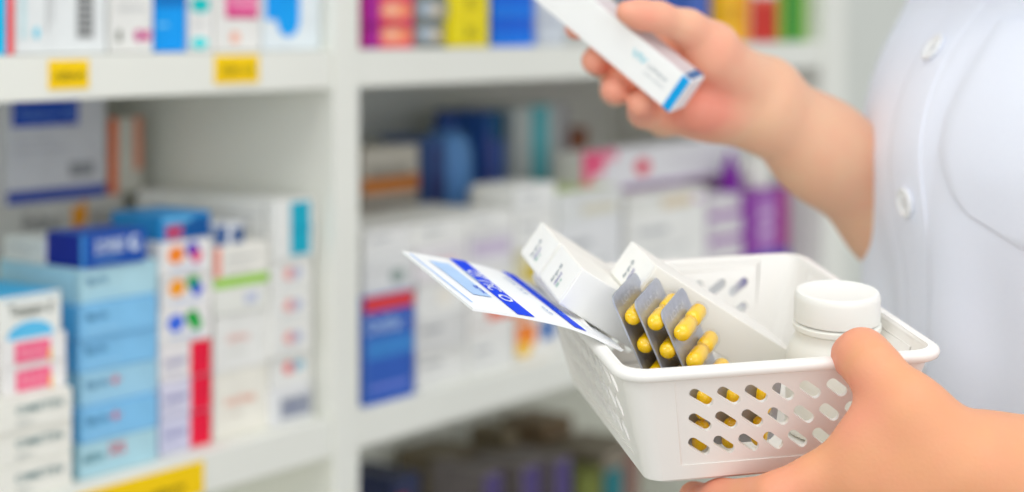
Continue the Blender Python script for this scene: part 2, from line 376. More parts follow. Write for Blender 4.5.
carton(538, 566, .03, .09, U0, .07, (206, 212, 220), [('F', .1, .3, .8, .36, (180, 186, 200))], 'pale grey carton behind the held white box, upper shelf', g)
carton(600, 640, .02, .09, U0, .03, (226, 226, 224), [('F', .1, .3, .8, .36, (190, 196, 200))], 'low white carton behind the raised fingers, upper shelf', g)
carton(690, 711, .02, .09, U0, .08, (70, 105, 190), [('F', .1, .1, .9, .3, (40, 75, 165))], 'blue carton showing above the raised thumb, upper shelf', g)
carton(720, 749, .01, .09, U0, .08, (250, 190, 10), [('F', .75, .0, 1, 1, (240, 150, 10)), ('F', .2, .3, .6, .5, (225, 160, 10))], 'orange yellow carton above the raised wrist, upper shelf', g)
carton(750.5, 776.5, .01, .09, U0, .085, (232, 230, 226), [('F', .0, .0, 1, .55, (206, 40, 22)), ('F', .0, .5, 1, .6, (225, 90, 60))], 'white and red carton near the end upright, upper shelf', g)
carton(780, 807, .01, .09, U0, .085, (140, 190, 70), [('F', .1, .0, .68, .96, (10, 140, 35)), ('F', 0, 0, .1, 1, (215, 215, 80))], 'green carton beside the end upright, upper shelf', g)

# ------------------------------------------------------------------ right bay, lower shelf
g = 'cartons in the front row of the lower shelf, right bay'
z = carton(363.5, 414, .006, .10, ZL, .088, (60, 105, 195), [('F', 0, .0, 1, .86, (48, 96, 190)), ('F', .0, .86, 1, 1, (222, 60, 60)), ('F', .0, .42, 1, .60, (60, 135, 210)), txt('F', .06, .66, .8, .80, 'Defilar', (175, 205, 240)), ('F', .1, .12, .9, .17, (110, 130, 215)), ('F', .0, .0, .06, .8, (70, 115, 200))],
           'blue carton with red top band standing beside the centre upright', g)
def plainp(c=(190, 192, 194)): return [('F', .12, .6, .5, .72, c), ('F', .12, .3, .75, .36, (212, 213, 213))]
z = stack(364, 414, .010, .10, z, [
    (.031, (226, 227, 226), [('o', 'F', .66, .42, .16, .2, (150, 165, 160)), ('F', .1, .6, .6, .66, (205, 206, 206))], 'off white carton with grey green spot on the blue carton with red band'),
    (.021, (232, 232, 230), plainp(), 'off white carton, topmost one above the blue carton with red band')], g)
g2 = 'white cartons stacked in rows on the lower shelf, right bay'
z = stack(416, 467, .008, .10, ZL, [
    (.030, WHITE, plainp(), 'white carton at the bottom of the stack right of the blue carton'),
    (.030, GREYW, plainp((165, 168, 172)), 'greyish carton second from bottom right of the blue carton'),
    (.030, WHITE, [('o', 'F', .55, .5, .18, .3, (240, 236, 226)), ('F', .2, .3, .7, .36, (205, 205, 205))], 'white carton with round pale mark in the middle of its stack'),
    (.030, (234, 230, 232), [('F', .35, .3, .75, .6, (238, 205, 212)), ('F', .35, .7, .9, .76, (210, 210, 212))], 'white carton with pale pink patch, second from top behind the leaflet tip'),
    (.0195, WHITE, plainp(), 'white carton at the top of the stack right of the blue carton')], g2)
z = stack(469, 513.5, .010, .10, ZL, [
    (.031, WHITE, plainp(), 'white carton at the bottom below the orange marked ones'),
    (.032, (238, 236, 232), [('F', .42, .45, 1, .92, (238, 100, 60)), ('F', .1, .3, .5, .36, (215, 205, 200))], 'white carton with red orange bar below the leaflet'),
    (.031, WHITE, plainp((180, 182, 185)), 'white carton above the one with red orange bar'),
    (.031, (230, 228, 232), [('F', .1, .35, .9, .7, (205, 190, 215)), ('F', .1, .8, .6, .88, (215, 212, 216))], 'white carton with pale mauve band behind the leaflet'),
    (.0165, WHITE, plainp(), 'white carton at the top of the stack behind the leaflet')], g2)
z = stack(515, 556, .012, .05, ZL, [
    (.034, (240, 238, 232), [('F', .02, .40, .5, 1, (250, 140, 50)), ('o', 'F', .2, .3, .2, .2, (250, 205, 70)), ('F', .62, .42, .95, .98, (30, 110, 190))], 'white carton with orange and blue blocks at the shelf edge'),
    (.034, (236, 234, 230), [('F', .0, .1, .3, .5, (245, 150, 80)), ('F', .4, .5, .8, .6, (205, 208, 210))], 'white carton with small orange patch above the orange and blue one'),
    (.034, (228, 222, 190), [('F', .2, .1, .9, .6, (215, 190, 70))], 'white carton with dull yellow patch behind the leaflet and cartons'),
    (.034, WHITE, plainp(), 'white carton second from top behind the white cartons in the basket'),
    (.0255, (236, 237, 234), plainp(), 'white carton at the top behind the white cartons in the basket')], g2)
ztop = zpx(190, 590, .012)
z = stack(558, 622, .012, .11, ZL, [
    (.06, WHITE, plainp(), 'large white carton low behind the basket'),
    (.06, (230, 231, 232), plainp(), 'large white carton second from bottom behind the basket'),
    (ztop - ZL - .1212, (226, 228, 226), [('F', .35, .2, .9, .55, (218, 214, 196)), ('F', .1, .7, .8, .76, (210, 210, 212))], 'large white carton with beige patch above the basket cartons', {'top': (200, 215, 150)})], g2)
z = stack(628, 706, .010, .11, ZL, [
    (.06, WHITE, plainp(), 'wide white carton low behind the basket middle'),
    (.058, WHITE, plainp(), 'wide white carton second from bottom behind the basket middle'),
    (zpx(194, 660, .01) - ZL - .1188, (232, 232, 226), [('F', .42, .08, .8, .72, (222, 206, 178)), ('o', 'F', .88, .35, .06, .12, (190, 120, 200)), ('F', .05, .7, .6, .78, (210, 212, 212))], 'wide white carton with beige block and mauve dot above the basket')], g2)
def purp(): return [('F', 0, .0, 1, .2, (150, 60, 165)), ('F', .1, .4, .8, .7, (225, 225, 220))]
z = stack(708, 743, .012, .10, ZL, [
    (.047, (225, 225, 226), plainp(), 'white carton low behind the basket back rim'),
    (.026, (214, 206, 216), purp(), 'white carton with purple edge, lower of three near the purple carton'),
    (.026, (214, 206, 216), purp(), 'white carton with purple edge, middle of three near the purple carton'),
    (.026, (214, 206, 216), purp(), 'white carton with purple edge, top of three near the purple carton')], g2)
z = carton(745, 789, .012, .10, ZL, zpx(190, 766, .012) - ZL, (140, 50, 160), [('F', .0, .0, 1, .42, (50, 70, 175)), ('F', .28, .42, .66, .95, (175, 120, 190)), ('F', .75, .42, 1, 1, (165, 50, 130)), ('F', .3, .6, .62, .64, (220, 200, 225)), ('F', .3, .75, .62, .79, (220, 200, 225))],
           'tall purple carton with blue base near the end upright', g)
# carton lying across the stacks; its purple shadow line is painted on the front
carton(582, 744, .045, .032, zpx(186, 660, .045) + .001, .043, (222, 221, 224), [('F', .0, .0, 1, .10, (150, 100, 165)), ('F', .0, .1, .05, 1, (226, 80, 125)), ('F', .05, .45, .12, 1, (226, 90, 130)), ('F', .12, .75, .19, 1, (232, 130, 160)), ('o', 'F', .34, .5, .045, .2, (222, 40, 80)), ('F', .5, .5, .85, .56, (195, 190, 200))],
       'long white carton with pink corner and red dot lying across the white stacks')
# white bottle with purple shoulder standing on the purple carton
def lathe(prof, m, seg=40, mb=None):
    mb = mb or MB(); n = len(prof)
    vs = [(r*math.cos(2*PI*i/seg), r*math.sin(2*PI*i/seg), zz) for r, zz in prof for i in range(seg)]
    fs = [(j*seg+i, j*seg+(i+1) % seg, (j+1)*seg+(i+1) % seg, (j+1)*seg+i) for j in range(n-1) for i in range(seg)]
    fs += [list(range(seg))[::-1], [(n-1)*seg+i for i in range(seg)]]
    mb.add(vs, fs, m); return mb
bt = empty('small_bottle', SM(tpx(758, .03), .035, z))
tag(bt, 'small white round bottle standing on the tall purple carton', 'bottle')
lathe([(.016, 0), (.018, .002), (.018, .024), (.015, .031), (.010, .034)], mat((228, 228, 220), .4)).build('bottle_body', bt, auto=.6)
lathe([(.0105, .0342), (.0105, .046), (.009, .048)], mat((222, 222, 214), .4)).build('bottle_cap', bt, auto=.6)
pz = zpx(194, 728, .05)
tub = MB(); lathe([(.013, 0), (.0135, .002), (.0125, .010), (.0085, .024), (.0045, .040), (.0025, .044)], mat((120, 25, 150), .4), mb=tub)
o = tub.build('nozzle_cap', auto=.6); o.matrix_world = SM(tpx(733, .02), .024, z + .0003 - .0)
o.location.z = ZL + .047 + .078 + .0015
tag(o, 'purple pointed nozzle cap standing beside the small white bottle', 'cap')
# back row of the right bay
g = 'things in the back row of the lower shelf, right bay'
def backbox(px0, px1, s, d, ytop, rgb, prints, label, **kw):
    return carton(px0, px1, s, d, ZL, zpx(ytop, (px0+px1)/2, s) - ZL, rgb, prints, label, g, **kw)
backbox(362, 419, .16, .09, 147, (216, 210, 198), [('F', .0, .77, 1, .855, (226, 140, 66)), ('F', .0, .70, 1, .73, (150, 140, 130)), ('F', .1, .85, .8, .9, (175, 170, 160))], 'grey beige carton with orange band at the back beside the upright')
backbox(425, 446, .17, .06, 138, (66, 104, 170), [('F', .2, .7, .9, .8, (60, 70, 130)), ('F', .3, .6, .7, .96, (70, 75, 130))], 'dark navy carton at the back of the shelf')
backbox(486, 505, .18, .07, 112, (50, 100, 180), [('F', .0, .55, .5, .9, (90, 100, 175)), ('F', .3, .86, 1, 1, (10, 90, 130)), ('F', .2, .40, 1, .52, (0, 90, 170))], 'tall navy and teal carton at the back of the shelf')
backbox(515, 569, .17, .08, 106, (214, 220, 218), [('F', .28, .0, .62, 1, (110, 205, 215)), ('F', .8, .0, .97, 1, (176, 172, 176))], 'grey carton with teal stripe at the back of the shelf')
backbox(571, 588, .19, .06, 128, (150, 90, 60), [('F', .2, .5, .8, .9, (190, 110, 60))], 'narrow brown carton at the back beside the teal striped one')
# rounded blue pouch bottle
pb = empty('squeeze_bottle', SM(tpx(468, .17), .2, ZL + LIFT)); tag(pb, 'rounded blue squeeze bottle between navy cartons at the back', 'bottle', g)
hh = zpx(128, 468, .2) - ZL; r0 = .029
lathe([(r0*.9, 0), (r0, .006), (r0, hh*.75), (r0*.96, hh*.88), (r0*.75, hh*.97), (r0*.4, hh)], mat((110, 168, 236), .4)).build('bottle_body', pb, auto=.7)
lathe([(r0*.42, hh), (r0*.42, hh+.012), (r0*.34, hh+.014)], mat((40, 80, 160), .4)).build('bottle_cap', pb, auto=.7)

# ------------------------------------------------------------------ right bay, bottom shelf (carton colours darkened to stand in for its shade)
g = 'cartons and bottles on the dim bottom shelf'
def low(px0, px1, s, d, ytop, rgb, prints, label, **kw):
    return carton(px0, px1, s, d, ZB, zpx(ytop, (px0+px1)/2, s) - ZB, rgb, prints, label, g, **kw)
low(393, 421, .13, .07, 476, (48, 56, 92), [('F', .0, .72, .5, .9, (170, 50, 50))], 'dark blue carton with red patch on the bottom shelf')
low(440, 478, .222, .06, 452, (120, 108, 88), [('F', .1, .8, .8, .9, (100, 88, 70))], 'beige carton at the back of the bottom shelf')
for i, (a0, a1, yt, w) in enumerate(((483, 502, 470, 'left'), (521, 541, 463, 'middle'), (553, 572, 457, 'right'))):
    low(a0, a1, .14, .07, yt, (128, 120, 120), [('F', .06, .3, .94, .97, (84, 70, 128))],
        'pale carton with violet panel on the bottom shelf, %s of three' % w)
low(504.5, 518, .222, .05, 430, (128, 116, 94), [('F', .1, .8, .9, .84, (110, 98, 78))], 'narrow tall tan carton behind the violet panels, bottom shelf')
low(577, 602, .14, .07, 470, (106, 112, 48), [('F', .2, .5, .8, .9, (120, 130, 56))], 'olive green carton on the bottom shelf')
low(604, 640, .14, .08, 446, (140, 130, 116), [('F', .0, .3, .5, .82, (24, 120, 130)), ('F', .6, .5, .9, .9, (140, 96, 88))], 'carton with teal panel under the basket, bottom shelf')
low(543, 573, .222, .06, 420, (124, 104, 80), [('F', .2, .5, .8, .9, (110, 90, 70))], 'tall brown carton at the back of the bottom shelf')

# ------------------------------------------------------------------ basket
rx, ry, rz = .12, -.0265, .208
BR = Matrix.Rotation(rz, 4, 'Z') @ Matrix.Rotation(ry, 4, 'Y') @ Matrix.Rotation(rx, 4, 'X')
BM = Matrix.Translation((.0972, .7905, 1.2193)) @ BR
BMI = BM.inverted()
BW, BD, BH, TAU = .145, .171, .0535, .0145
def bl(px, py, axis, val):
    """point on the pixel's ray where the basket-local coordinate `axis` equals val (local coords)"""
    o = BMI @ V(0, 0, EYE); d = BMI.to_3x3() @ ray(px, py)
    return o + d * ((val - o[axis]) / d[axis])
def bproj(p):
    w = BM @ Vector(p); return (512 + F*w.x/w.y, HOR + F*(EYE-w.z)/w.y)

def build_basket():
    pl = mat((240, 238, 234), .38, var=.01, sub=.0, scale=20)
    root = empty('plastic_basket', BM); tag(root, 'white plastic basket with slotted sides held in the lower hand', 'basket')
    a, b, r = BW/2 - .0028, BD/2 - .0028, .0105
    def inset(zz): return TAU * (-zz / BH)
    def corner_r(zz): return max(.004, r - inset(zz)*.25)
    bm = bmesh.new()
    # each wall: local frame (tangent coordinate x, height z), normal offset
    walls = {'front': (V(1,0,0), V(0,-1,0), a, b), 'back': (V(-1,0,0), V(0,1,0), a, b), 'left': (V(0,-1,0), V(-1,0,0), b, a), 'right': (V(0,1,0), V(1,0,0), b, a)}
    for key, (tv, nv, L, D) in walls.items():
        half = L - r
        def mp(x, zz, off=0):
            ins = inset(zz)
            hx = (L - ins - corner_r(zz)) / half
            return tv * (x * hx) + nv * (D - ins + off) + V(0, 0, zz)
        px, zt, zb_ = half - .0100, -.0065, -.0468
        # outer frame quads
        def quad(*ps): bm.faces.new([bm.verts.new(p) for p in ps])
        ST = -.0006
        quad(mp(-half,-BH), mp(-px,-BH), mp(-px,0), mp(-half,0))
        quad(mp(px,-BH), mp(half,-BH), mp(half,0), mp(px,0))
        quad(mp(-px,zt), mp(px,zt), mp(px,0), mp(-px,0))
        quad(mp(-px,-BH), mp(px,-BH), mp(px,zb_), mp(-px,zb_))
        for (x0,z0),(x1,z1) in (((-px,zb_),(px,zb_)),((px,zb_),(px,zt)),((px,zt),(-px,zt)),((-px,zt),(-px,zb_))):
            quad(mp(x0,z0), mp(x1,z1), mp(x1,z1,ST), mp(x0,z0,ST))
        # slotted panel
        pm = bmesh.new()
        def loop(pts):
            vs = [pm.verts.new((x, zz, 0)) for x, zz in pts]
            for i in range(len(vs)): pm.edges.new((vs[i], vs[(i+1) % len(vs)]))
        loop([(-px,zb_),(0,zb_),(px,zb_),(px,-.03),(px,zt),(0,zt),(-px,zt),(-px,-.03)])
        sp_ = .0127; n = int((2*px - .006) / sp_)
        sl, sr, an = .0038, .0024, math.radians(-35)
        for row, zc in enumerate((-.0146, -.0264, -.0382)):
            for i in range(n):
                xc = (i - (n-1)/2) * sp_ + (.0010 - row*.0009)*(1 if key == 'front' else .2)
                pts = []
                for sgn in (1, -1):
                    for k in range(7):
                        t = -PI/2 + PI*k/6
                        x = sgn*(sl + sr*math.cos(t)); y = sgn*sr*math.sin(t)
                        pts.append((xc + x*math.cos(an) - y*math.sin(an), zc + x*math.sin(an) + y*math.cos(an)))
                loop(pts)
        bmesh.ops.triangle_fill(pm, use_beauty=True, use_dissolve=False, edges=pm.edges[:])
        mpd = {v: bm.verts.new(mp(v.co.x, v.co.y, ST)) for v in pm.verts}
        for f in pm.faces:
            nf = bm.faces.new([mpd[v] for v in f.verts])
        pm.free()
    # rounded corners
    for sx, sy in ((1,-1),(1,1),(-1,1),(-1,-1)):
        prev = None
        for k in range(9):
            t = PI/2*k/8; col = []
            for zz in (0, -.0065, -.02, -.035, -.0468, -BH):
                i_ = inset(zz); cr = corner_r(zz)
                cx, cy = a - i_ - cr, b - i_ - cr
                col.append(bm.verts.new((sx*(cx + cr*math.cos(t)), sy*(cy + cr*math.sin(t)), zz)))
            if prev:
                for j in range(5): bm.faces.new((prev[j], col[j], col[j+1], prev[j+1]))
            prev = col
    bmesh.ops.remove_doubles(bm, verts=bm.verts[:], dist=.00005)
    # outward normals
    for f in bm.faces:
        c = f.calc_center_median()
        if f.normal.dot(V(c.x, c.y, 0)) < 0: f.normal_flip()
    mb = MB(); mb.bm(bm, pl); bm.free()
    wall = mb.build('basket_wall', root, auto=.5)
    so = wall.modifiers.new('solidify', 'SOLIDIFY'); so.thickness = .0017; so.offset = -1
    es = wall.modifiers.new('crease', 'EDGE_SPLIT'); es.split_angle = math.radians(32)
    # base: floor plate with a rounded foot
    def ring(ax, by, rr, zz, seg=8):
        pts = []
        for (sx, sy), t0 in (((1,1),0),((-1,1),PI/2),((-1,-1),PI),((1,-1),1.5*PI)):
            for k in range(seg+1):
                t = t0 + PI/2*k/seg; pts.append(V(sx*(ax-rr) + rr*math.cos(t), sy*(by-rr) + rr*math.sin(t), zz))
        return pts
    def sweep(rings, m, cap=True, closed=False):
        mb = MB(); n = len(rings[0]); vs = [p for rg in rings for p in rg]; fs = []
        rr = range(len(rings)) if closed else range(len(rings)-1)
        for j in rr:
            j2 = (j+1) % len(rings)
            for i in range(n): fs.append((j*n+i, j*n+(i+1) % n, j2*n+(i+1) % n, j2*n+i))
        if cap: fs += [list(range(n))[::-1], [(len(rings)-1)*n+i for i in range(n)]]
        mb.add(vs, fs, m); return mb
    ai, bi = a - TAU, b - TAU
    sweep([ring(ai-.006, bi-.006, .006, -BH-.0022), ring(ai-.002, bi-.002, .009, -BH-.0015), ring(ai+.0002, bi+.0002, .0100, -BH+.0015), ring(ai+.0006, bi+.0006, .0100, -BH+.0052), ring(ai-.0004, bi-.0004, .0098, -BH+.0058), ring(ai-.003, bi-.003, .007, -BH+.0058), ring(ai-.004, bi-.004, .006, -BH+.001)], pl).build('base', root, auto=.9)
    prof = [(-.0006, -.0044), (.0016, -.0044), (.0030, -.0036), (.0036, -.0018), (.0030, -.0003), (.0014, .0004), (-.0006, .0004), (-.0018, -.0002), (-.0022, -.0014), (-.0019, -.003)]
    sweep([ring(a + o_, b + o_, r + o_, zz) for o_, zz in prof], pl, cap=False, closed=True).build('rim', root, smooth=True)
build_basket()

# ------------------------------------------------------------------ frames seen along a pixel's ray
def vframe(px, py):
    f = ray(px, py).normalized(); r = f.cross(V(0,0,1)).normalized(); u = r.cross(f)
    return r, u, f
def vec(px, py, c):                     # (right, down, away) -> world
    r, u, f = vframe(px, py); return (r*c[0] - u*c[1] + f*c[2])
def gs(a, b):
    a = a.normalized(); b = (b - a*a.dot(b)).normalized(); return a, b, a.cross(b)

# ------------------------------------------------------------------ white cartons in the basket
def basket_carton(corner_px, ly, L, w1, w2, label, shift=0):
    """end face corner T (topmost) at corner_px; a: long axis, e1: towards the camera, e2: down"""
    aa = vec(600, 290, (.785, .487, .38)); e2 = vec(600, 290, (-.555, .825, .11))
    aa, e2, e1 = gs(aa, e2)
    if e1.y > 0: e1 = -e1
    T = BM @ bl(*corner_px, 1, ly)
    root = empty('white_carton')
    c = T + aa*L/2 + e1*w1/2 + e2*w2/2 - e2*shift
    xa = aa; za = -e2; ya = za.cross(xa); M = Matrix.Identity(4)
    for i in range(3): M[i][0], M[i][1], M[i][2], M[i][3] = xa[i], ya[i], za[i], c[i]
    print('e1 dot y', e1.dot(ya), [tuple(round(q) for q in bproj(BMI @ p)) for p in (T, T+e1*w1, T+e2*w2, T+aa*L, T+aa*L+e2*w2)], [round(q,4) for q in BMI @ (T+aa*L+e2*w2)], [round(q,4) for q in BMI @ (T+aa*L+e1*w1)])
    root.matrix_world = M
    tag(root, label, 'medicine box', 'white cartons lying in the basket')
    cm = mat((243, 242, 236), .42, var=.01)
    mb = MB(); mb.box((-L/2, -w1/2, -w2/2), (L/2, w1/2, w2/2), cm, .0007); mb.build('carton_body', root)
    fl = MB(); fl.box((-L/2-.0006, -w1/2+.0006, -w2/2+.0012), (-L/2-.0001, w1/2-.0006, w2/2-.0005), mat((246, 245, 241), .42, var=.01), .0002)
    # small print on the end flap: reading down the short side
    ink = mat((110, 128, 140)); ink2 = mat((110, 105, 165)); ink3 = mat((90, 170, 150))
    def strip(s, y0, y1, z0, z1, m):
        vs, fs = text_geo(s)
        fl.add([(-L/2-.0009, y0 + v*(y1-y0), z1 - u*(z1-z0)) for u, v in vs], fs, m)
    strip('25 mg tab', w1*.02, w1*.12, -w2*.30, w2*.20, ink)
    strip('loratin', -w1*.10, -w1*.02, -w2*.28, w2*.05, ink2)
    strip('x 30', -w1*.20, -w1*.13, -w2*.28, -w2*.05, ink3)
    fl.build('end_flap', root)
    return root, M
e1m = .0385
cB, MB_B = basket_carton((561, 247), .030, .066, e1m, .0192, 'middle white carton with small print, its end tilted up beside the leaflet', .0012)
cA, MB_A = basket_carton((542, 222), .0705, .066, e1m, .0192, 'leftmost and rearmost white carton with small print leaning in the basket')
cC, MB_C = basket_carton((632, 241), .033, .084, .041, .0190, 'long cream white carton rising behind the blister packs in the basket')

# ------------------------------------------------------------------ leaflet
def build_leaflet():
    Pf = bl(592, 340, 0, -.0745); Pb = bl(528, 281, 0, -.0745)
    Pf.z = max(Pf.z, .0035); Pb.z = max(Pb.z, .0035)
    wf, wb = BM @ Pf, BM @ Pb
    # edges as 3D polylines, front edge and back edge, from the free end into the basket
    front = [at(473, 311, wf.y - .016), at(503, 315.5, wf.y - .011), at(538, 321.5, wf.y - .006), at(566, 328, wf.y - .003), at(590, 336.5, wf.y), at(608, 345, wf.y + .003), at(624, 353, wf.y + .007)]
    back = [at(402, 253, wb.y - .022), at(436, 259, wb.y - .015), at(470, 265, wb.y - .010), at(503, 274, wb.y - .005), at(528, 284, wb.y), at(554, 298, wb.y + .004), at(585, 318, wb.y + .010)]
    def pl_(P, t):
        # Catmull-Rom along the list
        n = len(P) - 1; x = t*n; i = min(int(x), n-1); k = x - i
        p0, p1, p2, p3 = P[max(i-1,0)], P[i], P[i+1], P[min(i+2,n)]
        return .5*((2*p1) + (p2-p0)*k + (2*p0-5*p1+4*p2-p3)*k*k + (3*p1-p0-3*p2+p3)*k**3)
    def S(u, v, off=0):
        p = pl_(back, u).lerp(pl_(front, u), v)
        if off:
            du = pl_(back, min(u+.01,1)).lerp(pl_(front, min(u+.01,1)), v) - p
            dv = pl_(front, u) - pl_(back, u)
            n = du.cross(dv).normalized()
            if n.z < 0: n = -n
            p = p + n*off
        return p
    lift = BR @ V(0, 0, .0012); front = [p + lift for p in front]; back = [p + lift for p in back]
    O = (wf + wb)/2
    root = empty('folded_leaflet', Matrix.Translation(O)); tag(root, 'white card leaflet with bright blue bands resting over the basket left rim', 'leaflet')
    white = mat((246, 248, 250), .45, var=.01)
    mb = MB(); nu, nv = 36, 14
    def patch(u0, u1, v0, v1, off, m, n1, n2, skew=0):
        vs = [S(u0 + (u1-u0)*i/n1 + skew*(v0+(v1-v0)*j/n2), v0 + (v1-v0)*j/n2, off) - O for i in range(n1+1) for j in range(n2+1)]
        mb.add(vs, [(i*(n2+1)+j, i*(n2+1)+j+1, (i+1)*(n2+1)+j+1, (i+1)*(n2+1)+j) for i in range(n1) for j in range(n2)], m)
    patch(0, 1, 0, 1, .0, white, nu, nv)
    patch(0, 1, 0, 1, -.0011, white, nu, nv)
    for a_, b_ in (((0,0),(1,0)), ((0,1),(1,1)), ((0,0),(0,1)), ((1,0),(1,1))):
        k = nu; ps = [(a_[0]+(b_[0]-a_[0])*i/k, a_[1]+(b_[1]-a_[1])*i/k) for i in range(k+1)]
        mb.add([S(u,v,o_) - O for u, v in ps for o_ in (0, -.0011)], [(2*i, 2*i+1, 2*i+3, 2*i+2) for i in range(k)], white)
    BLUE = mat((0, 66, 232), .6, spec=.1); PALE = mat((178, 210, 250), .45)
    D = .0003
    patch(.230, .310, .0, .99, D, BLUE, 3, 12, skew=.01)      # broad band
    patch(.490, .575, .0, .985, D, BLUE, 3, 12, skew=.075)      # second band
    patch(.095, .185, .14, .74, D, PALE, 3, 8, skew=.03)      # pale panel
    patch(.03, .04, .05, .9, D, PALE, 1, 8, skew=.02)
    def words(s, u0, u1, v0, v1, m, skew=.045, off=.0005):
        vs, fs = text_geo(s)
        # reads along the band (v), letters upright towards the free end
        mb.add([S(u1 - y*(u1-u0) + skew*(v0+x*(v1-v0)), v0 + x*(v1-v0), off) - O for x, y in vs], fs, m)
    wm = mat((236, 242, 252), .45)
    words('GL', .240, .300, .22, .38, wm, .01); words('UC', .240, .300, .42, .60, wm, .01); words('O', .240, .300, .66, .78, wm, .01)
    words('glimet', .515, .545, .22, .5, mat((90, 150, 240)), .075); words('500', .515, .545, .6, .78, mat((90, 150, 240)), .075)
    words('Rx', .155, .18, .56, .70, mat((60, 100, 215)), .03)
    words('lot 21', .43, .455, .2, .5, mat((150, 170, 205))); words('exp', .43, .455, .72, .86, mat((150, 170, 205)))
    words('x', .21, .22, .2, .5, mat((190, 220, 220)))
    mb.build('card', root, smooth=False)
build_leaflet()

# ------------------------------------------------------------------ blister packs
FOIL = mat((184, 188, 200), .34, metal=.6, bump=.15, var=.06, scale=300)
CAP = mat((255, 206, 0), .25, var=.02, coat=.4, sub=.12)
FILM = film_material()
def make_blister(M, label, rows=4, cols=2, group='upright blister packs of yellow capsules', PX=.0182, cl=.0046, cr=.0038, near=.0014):
    """local: x across (columns), y up along the rows, z out of the bubble side; origin at centre"""
    PY = .0134
    w, h = cols*PX + .001, rows*PY + .0074
    root = empty('blister_pack', M); tag(root, label, 'blister pack', group)
    # foil card with rounded corners
    pts = []
    r = .004
    for (sx, sy), t0 in (((1,1),0),((-1,1),PI/2),((-1,-1),PI),((1,-1),1.5*PI)):
        for k in range(6):
            t = t0 + PI/2*k/5; pts.append((sx*(w/2-r)+r*math.cos(t), sy*(h/2-r)+r*math.sin(t)))
    n = len(pts); mb = MB()
    mb.add([(x,y,-.0004) for x,y in pts] + [(x,y,.0004) for x,y in pts], [list(range(n))[::-1], list(range(n,2*n))] + [(i,(i+1)%n,n+(i+1)%n,n+i) for i in range(n)], FOIL)
    # embossed lot code on the top margin
    vs, fs = text_geo('LOT 24')
    mb.add([(-w*.28 + x*w*.56, h/2 - .0068 + y*.003, .0006) for x, y in vs], fs, mat((200, 204, 214)))
    mb.build('foil_card', root)
    fm = MB()
    for i in range(rows):
        for j in range(cols):
            cx, cy = (j-(cols-1)/2)*PX - near, h/2 - .0120 - i*PY
            def caps(L, R, m, zoff, half, name=None, mbb=None):
                seg, st = 16, 6
                rings = []
                for k in range(st+1):
                    t = -PI/2 + PI/2*k/st; rings.append((-L + R*math.sin(t), R*math.cos(t)))
                for k in range(st+1):
                    t = PI/2*k/st; rings.append((L + R*math.sin(t), R*math.cos(t)))
                vs = []; fs = []
                for x, rr in rings:
                    for q in range(seg):
                        a_ = (PI*q/(seg-1)) if half else 2*PI*q/seg
                        vs.append((cx + x, cy + rr*math.cos(a_), zoff + rr*math.sin(a_)))
                for k in range(len(rings)-1):
                    for q in range(seg-1 if half else seg):
                        q2 = (q+1) % seg; fs.append((k*seg+q, k*seg+q2, (k+1)*seg+q2, (k+1)*seg+q))
                mbb.add(vs, fs, m)
            cb = MB(); caps(cl, cr, CAP, cr + .0007, False, mbb=cb); cb.build('capsule', root, smooth=True)
            caps(cl + .0006, cr + .0008, FILM, cr + .0006, True, mbb=fm)
            # skirt of the bubble down to the card
    fm.build('clear_bubbles', root, smooth=True)
    return root
def bmat(c, x, y):
    x, y, zv = gs(x, y)
    M = Matrix.Identity(4)
    for i in range(3): M[i][0], M[i][1], M[i][2], M[i][3] = x[i], y[i], zv[i], c[i]
    return M
def standing_blister(near_px, ly, label, wv=(.27, -.33, .90), dv=(.395, .90, .21)):
    # near-left top corner at near_px; wv: across and away, dv: down along the pack (right, down, away)
    w = vec(660, 320, wv).normalized(); d = vec(660, 320, dv)
    d = (d - w*w.dot(d)).normalized()
    p = BM @ bl(*near_px, 1, ly)
    W, H = 2*.0182+.001, 4*.0134+.0074
    c = p + w*W/2 + d*H/2
    n = w.cross(-d)
    if n.x > 0: return make_blister(bmat(c, w, -d), label)
    return make_blister(bmat(c, -w, -d), label)
standing_blister((611, 297), -.034, 'leftmost of three upright yellow capsule blister packs')
standing_blister((633.5, 302.5), -.0393, 'middle of three upright yellow capsule blister packs')
standing_blister((660, 313), -.044, 'rightmost of three upright yellow capsule blister packs, bubbles showing')
# one more pack lying on edge against the slotted front wall
tilt = math.atan(TAU/BH)
M = BM @ Matrix.Translation((-.0248, -.0598, -.0285)) @ Matrix.Rotation(PI/2 + tilt, 4, 'X') @ Matrix.Rotation(PI/2, 4, 'Z')
make_blister(M, 'yellow capsule blister pack seen through the front slots of the basket', group=None, PX=.0158, cl=.0037, cr=.0036, near=0)

